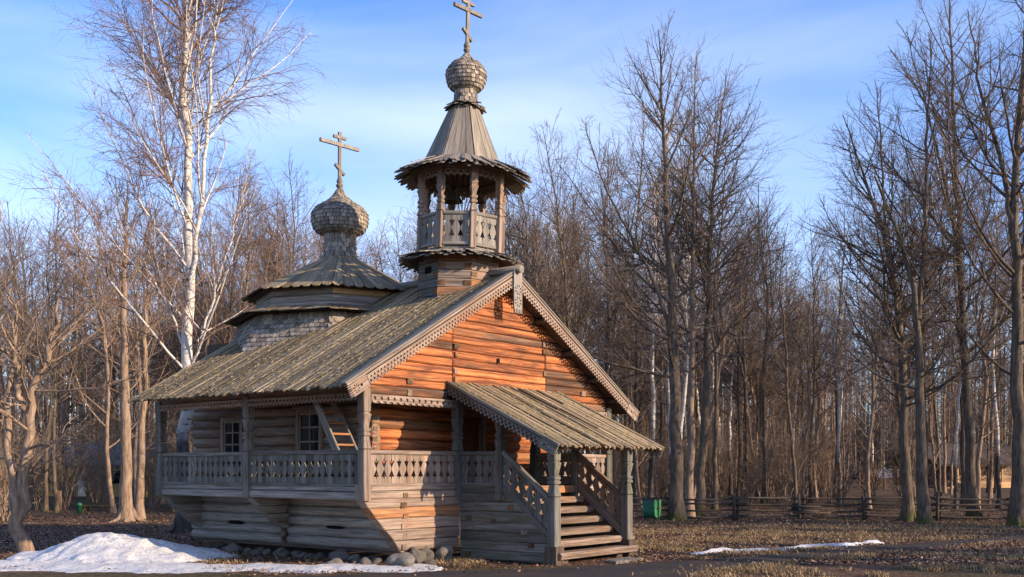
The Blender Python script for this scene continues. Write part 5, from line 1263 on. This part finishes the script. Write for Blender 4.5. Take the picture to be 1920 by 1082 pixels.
# ---- young spruces beyond the right edge, whose shade lies across the stairs and the lawn
def spruce(seed, H):
    rg = np.random.default_rng(seed); t_ = TM(); c_ = TM(); w_ = TM()
    s = np.linspace(0, 1, 12); c = np.stack([0 * s, 0 * s, H * s], -1)[None]; r = (.11 * (1 - s) + .01)[None]; t_.add(c, r, 9)
    n = int(H * 20); t = rg.uniform(.05, .99, n); B, Rd = grow(rg, c, r, np.zeros(n, int), t, np.radians(rg.normal(88, 7, n)), (1.02 - t) * H * .27 + .12, 6, [-.06, -.03, .03, .06, .06], .05, .5, .006, .03); c_.add(B, Rd, 4)
    L = np.linalg.norm(np.diff(B, axis=1), axis=2).sum(1); idx = np.repeat(np.arange(n), np.maximum(4, (L * 16).astype(int))); k = len(idx)
    t = rg.uniform(.1, 1, k); B2, R2 = grow(rg, B, Rd, idx, t, np.radians(rg.normal(50, 10, k)), rg.uniform(.18, .42, k), 4, -.08, .1, 1, .008, .02); R2 = np.maximum(R2, .006) + np.array([.012, .02, .016, .002])[None]; w_.add(B2, R2, 4)
    return t_.mesh('trunk', BARK), c_.mesh('crown', BARK), w_.mesh('needles', plain('spruce_needles', (.018, .04, .016), .8, .2, .4, 3))
spr = [spruce(71, 7.2), spruce(72, 8.6)]
for i, (x, y, s, w) in enumerate(((11.5, -26.4, 1.06, 'nearest the path'), (13.3, -27.6, 1.0, 'second from the path'), (14.9, -25.8, 1.1, 'third from the path'), (16.8, -27.4, 1.0, 'fourth from the path'), (17.6, -30.2, 1.05, 'fifth from the path'), (24.0, -26.0, 1.1, 'sixth from the path'), (26.2, -27.6, 1.15, 'seventh from the path'), (28.6, -25.4, 1.1, 'farthest from the path'))):
    put_tree('young_spruce', spr[i % 2], T(x, y, float(gheight(x, y)) - .02) @ RZ(i * 1.3) @ Matrix.Diagonal((s, s, s, 1)), 'young dark green spruce beyond the right edge, ' + w, 'young spruces beyond the right edge')
scatter(16, -2200, -110, 26, 70, ' beyond the left edge of the picture', 'forest trees beyond the left edge', [4, 4, 3, 2, 5, 3], .9, 1.1, 2.0)
# ---- low brush
def shrub(seed, H=3.4, n=9):
    rg = random.Random(seed); st_ = []
    for k in range(n):
        a = rg.uniform(0, 6.28); q = rg.uniform(.15, .5); st_.append(([(math.cos(a) * .12, math.sin(a) * .12, 0), (math.cos(a) * q * H * .4, math.sin(a) * q * H * .4, H * .5), (math.cos(a) * q * H, math.sin(a) * q * H, H * rg.uniform(.75, 1))], rg.uniform(.022, .04), .006))
    return tree_meshes(seed, st_, dict(n1=6, t0=.2, L1=.4, shape=([0, 1], [1, .4]), a1=(50, 30), trop1=.05, d2=2.6, L2=.6, trop2=.02, d3=3.6, trop3=0, d4=1.5, r1max=.02, wig=.03, flare=.1, rt=.006), BARKP, BARKP, TWIGT)
shr = [shrub(61), shrub(62, 4.6, 7), shrub(63, 2.6, 11)]
scatter(120, -60, 620, 38, 100, ' in the brush under the left trees', 'shrubs under the left trees', [1, 1, 1], .8, 1.4, 1.0, 'bare_shrub', shr, lambda v, px, d: not (100 < px < 300 and d < 50) and not (60 < px < 270 and d < 76 and int(px) % 2))
scatter(110, 1130, 1960, 52, 106, ' in the brush between the right forest trunks', 'shrubs under the right trees', [1, 1, 1], .8, 1.3, 1.0, 'bare_shrub', shr, lambda v, px, d: free_of_house(v, px, d) and not (1575 < px < 1910 and d > 56))
# ---- the far wood that reads as one mass
rg = np.random.default_rng(9); N_ = 1800
d = np.sqrt(rg.uniform(98 ** 2, 175 ** 2, N_)); px = rg.uniform(-250, 2250, N_); d[:170] = rg.uniform(137, 190, 170); px[:170] = rg.uniform(1560, 1960, 170)
keep = ~((px > 1585) & (px < 1935) & (d < 128)) & np.array([free_of_house(P(a, b), 0, b) for a, b in zip(px, d)]); d, px = d[keep], px[keep]; N_ = len(d)
X = CAMP.x + FW.x * d + RT.x * (px - 960) / FPX * d; Y = CAMP.y + FW.y * d + RT.y * (px - 960) / FPX * d
H = rg.uniform(15, 24, N_); s = np.linspace(0, 1, 4)[None]
B0 = np.stack([X[:, None] + rg.normal(size=(N_, 1)) * .6 * s, Y[:, None] + rg.normal(size=(N_, 1)) * .6 * s, GZ + H[:, None] * s], -1); R0 = .135 * (1 - s) + .02 + np.zeros((N_, 1))
wood_ = TM(); wood_.add(B0, R0, 4)
idx = np.repeat(np.arange(N_), 12); t = rg.uniform(.08, 1, len(idx)); B1, R1 = grow(rg, B0, R0, idx, t, np.radians(rg.normal(48, 10, len(idx))), H[idx] * .20 * (1.25 - t) * rg.uniform(.6, 1.2, len(idx)), 4, .14, .1, .5, .014, .05); wood_.add(B1, R1, 3)
idx2 = np.repeat(np.arange(len(idx)), 4); t = rg.uniform(.2, 1, len(idx2)); B2, R2 = grow(rg, B1, R1, idx2, t, np.radians(rg.normal(42, 12, len(idx2))), rg.uniform(.5, 1.4, len(idx2)), 2, .06, .15, .8, .016, .03); wood_.add(B2, R2, 3)
fw_ = obj('far_wood', wood_.mesh('far_wood', TWIG), None); tag(fw_, 'far off bare wood closing the background behind the forest', 'wood', kind='stuff')

# ------------------------------------------------------------------ dry leaves and dead grass
def scatter_pts(rg, n, px0, px1, y0, y1):
    px = rg.uniform(px0, px1, n); y = rg.uniform(y0, y1, n)
    on = (y > np.interp(px, *zip(*topc)) - 1) & (y < np.interp(px, *zip(*botc))) & (px > 380) & (rg.random(n) > .06); px, y = px[~on], y[~on]; dd = (EYE - GZ) * FPX / (y - HOR)
    X = CAMP.x + FW.x * dd + RT.x * (px - 960) / FPX * dd; Y = CAMP.y + FW.y * dd + RT.y * (px - 960) / FPX * dd
    return X, Y, gheight(X, Y)
def outside(X, Y): return ~((X > .95) & (X < 7.7) & (Y > -.02) & (Y < 7.9)) & ~((X > 2.7) & (X < 5.8) & (Y > -2.7) & (Y < 0.1))
def leaves(name, n, areas, size, mat, label):
    rg = np.random.default_rng(len(name)); parts = [scatter_pts(rg, int(n * f), *a) for f, a in areas]
    X, Y, Z = (np.concatenate([p[i] for p in parts]) for i in range(3)); k = outside(X, Y); X, Y, Z = X[k], Y[k], Z[k]; n = len(X)
    a = rg.uniform(0, 6.28, n); s = size * rg.uniform(.5, 1.3, n); tx = rg.uniform(-.6, .6, n); ty = rg.uniform(-.6, .6, n)
    u = np.stack([np.cos(a), np.sin(a), tx], -1) * s[:, None]; w = np.stack([-np.sin(a), np.cos(a), ty], -1) * s[:, None] * .7
    c = np.stack([X, Y, Z + .012 + .3 * s], -1); cv = np.array([0, 0, 1.])[None] * (s * rg.uniform(-.3, .5, n))[:, None]
    V = np.stack([c - u, c - w * .9 + cv * .3, c + u + cv, c + w * .9 + cv * .3], 1).reshape(-1, 3); F = np.arange(4 * n).reshape(n, 4)
    o = obj(name, np_mesh(name, V, F, False), mat); tag(o, label, 'leaves', kind='stuff')
def leaf_mat():
    m, N, L, B = nodes('dry_leaf'); ge = N.new('ShaderNodeNewGeometry')
    c = ramp(N, [(0, (.035, .018, .011)), (.4, (.125, .062, .035)), (.75, (.25, .13, .072)), (.93, (.34, .20, .12)), (1, (.42, .32, .23))]); L.new(ge.outputs['Random Per Island'], c.inputs[0]); L.new(c.outputs[0], B.inputs['Base Color']); B.inputs['Roughness'].default_value = .8; return m
leaves('leaf_litter', 85000, [(.62, (1180, 1920, 925, 1060)), (.30, (-20, 420, 925, 1070)), (.08, (420, 1200, 985, 1082))], .036, leaf_mat(), 'brown dry leaves littering the ground under the trees')
def grass(name, n, areas, hgt, mat, label, thr=.70):
    rg = np.random.default_rng(77); parts = [scatter_pts(rg, int(n * f), *a) for f, a in areas]
    X, Y, Z = (np.concatenate([p[i] for p in parts]) for i in range(3)); k = outside(X, Y) & (hash_noise(X, Y, .9, 12) + .35 * hash_noise(X, Y, 3, 13) > thr); X, Y, Z = X[k], Y[k], Z[k]; n = len(X)
    a = rg.uniform(0, 6.28, n); h = hgt * rg.uniform(.4, 1.2, n); ln = rg.uniform(.3, 1.3, n); w = .006 + .004 * rg.random(n)
    c = np.stack([X, Y, Z - .01], -1); s = np.stack([-np.sin(a), np.cos(a), 0 * a], -1) * w[:, None]; dn = np.stack([np.cos(a), np.sin(a), 0 * a], -1) * (h * ln)[:, None]
    mid = c + dn * .4 + np.array([0, 0, 1.]) * (h * .7)[:, None]; tip = c + dn + np.array([0, 0, 1.]) * (h * (1.1 - ln * .35))[:, None]
    V = np.stack([c - s, c + s, mid + s * .8, mid - s * .8, tip + s * .2, tip - s * .2], 1).reshape(-1, 3); b = (np.arange(n) * 6)[:, None]
    F = np.concatenate([b + np.array([0, 1, 2, 3]), b + np.array([3, 2, 4, 5])]); o = obj(name, np_mesh(name, V, F, False), mat); tag(o, label, 'grass', kind='stuff')
def grass_mat():
    m, N, L, B = nodes('dead_grass'); ge = N.new('ShaderNodeNewGeometry')
    c = ramp(N, [(0, (.07, .046, .022)), (.5, (.21, .135, .062)), (1, (.42, .29, .145))]); L.new(ge.outputs['Random Per Island'], c.inputs[0]); L.new(c.outputs[0], B.inputs['Base Color']); B.inputs['Roughness'].default_value = .8; MATS['dead_grass'] = m; return m
grass('dead_grass', 60000, [(.5, (1180, 1930, 985, 1082)), (.12, (380, 900, 1015, 1070)), (.12, (850, 1060, 1050, 1075)), (.26, (1270, 1930, 1040, 1090))], .11, grass_mat(), 'matted dead yellow grass round the chapel and along the track')
grass('tawny_grass', 42000, [(.62, (1175, 1620, 992, 1040)), (.38, (1175, 1900, 985, 1025))], .10, MATS['dead_grass'], 'tall tawny dead grass between the stairs and the fence', .56)
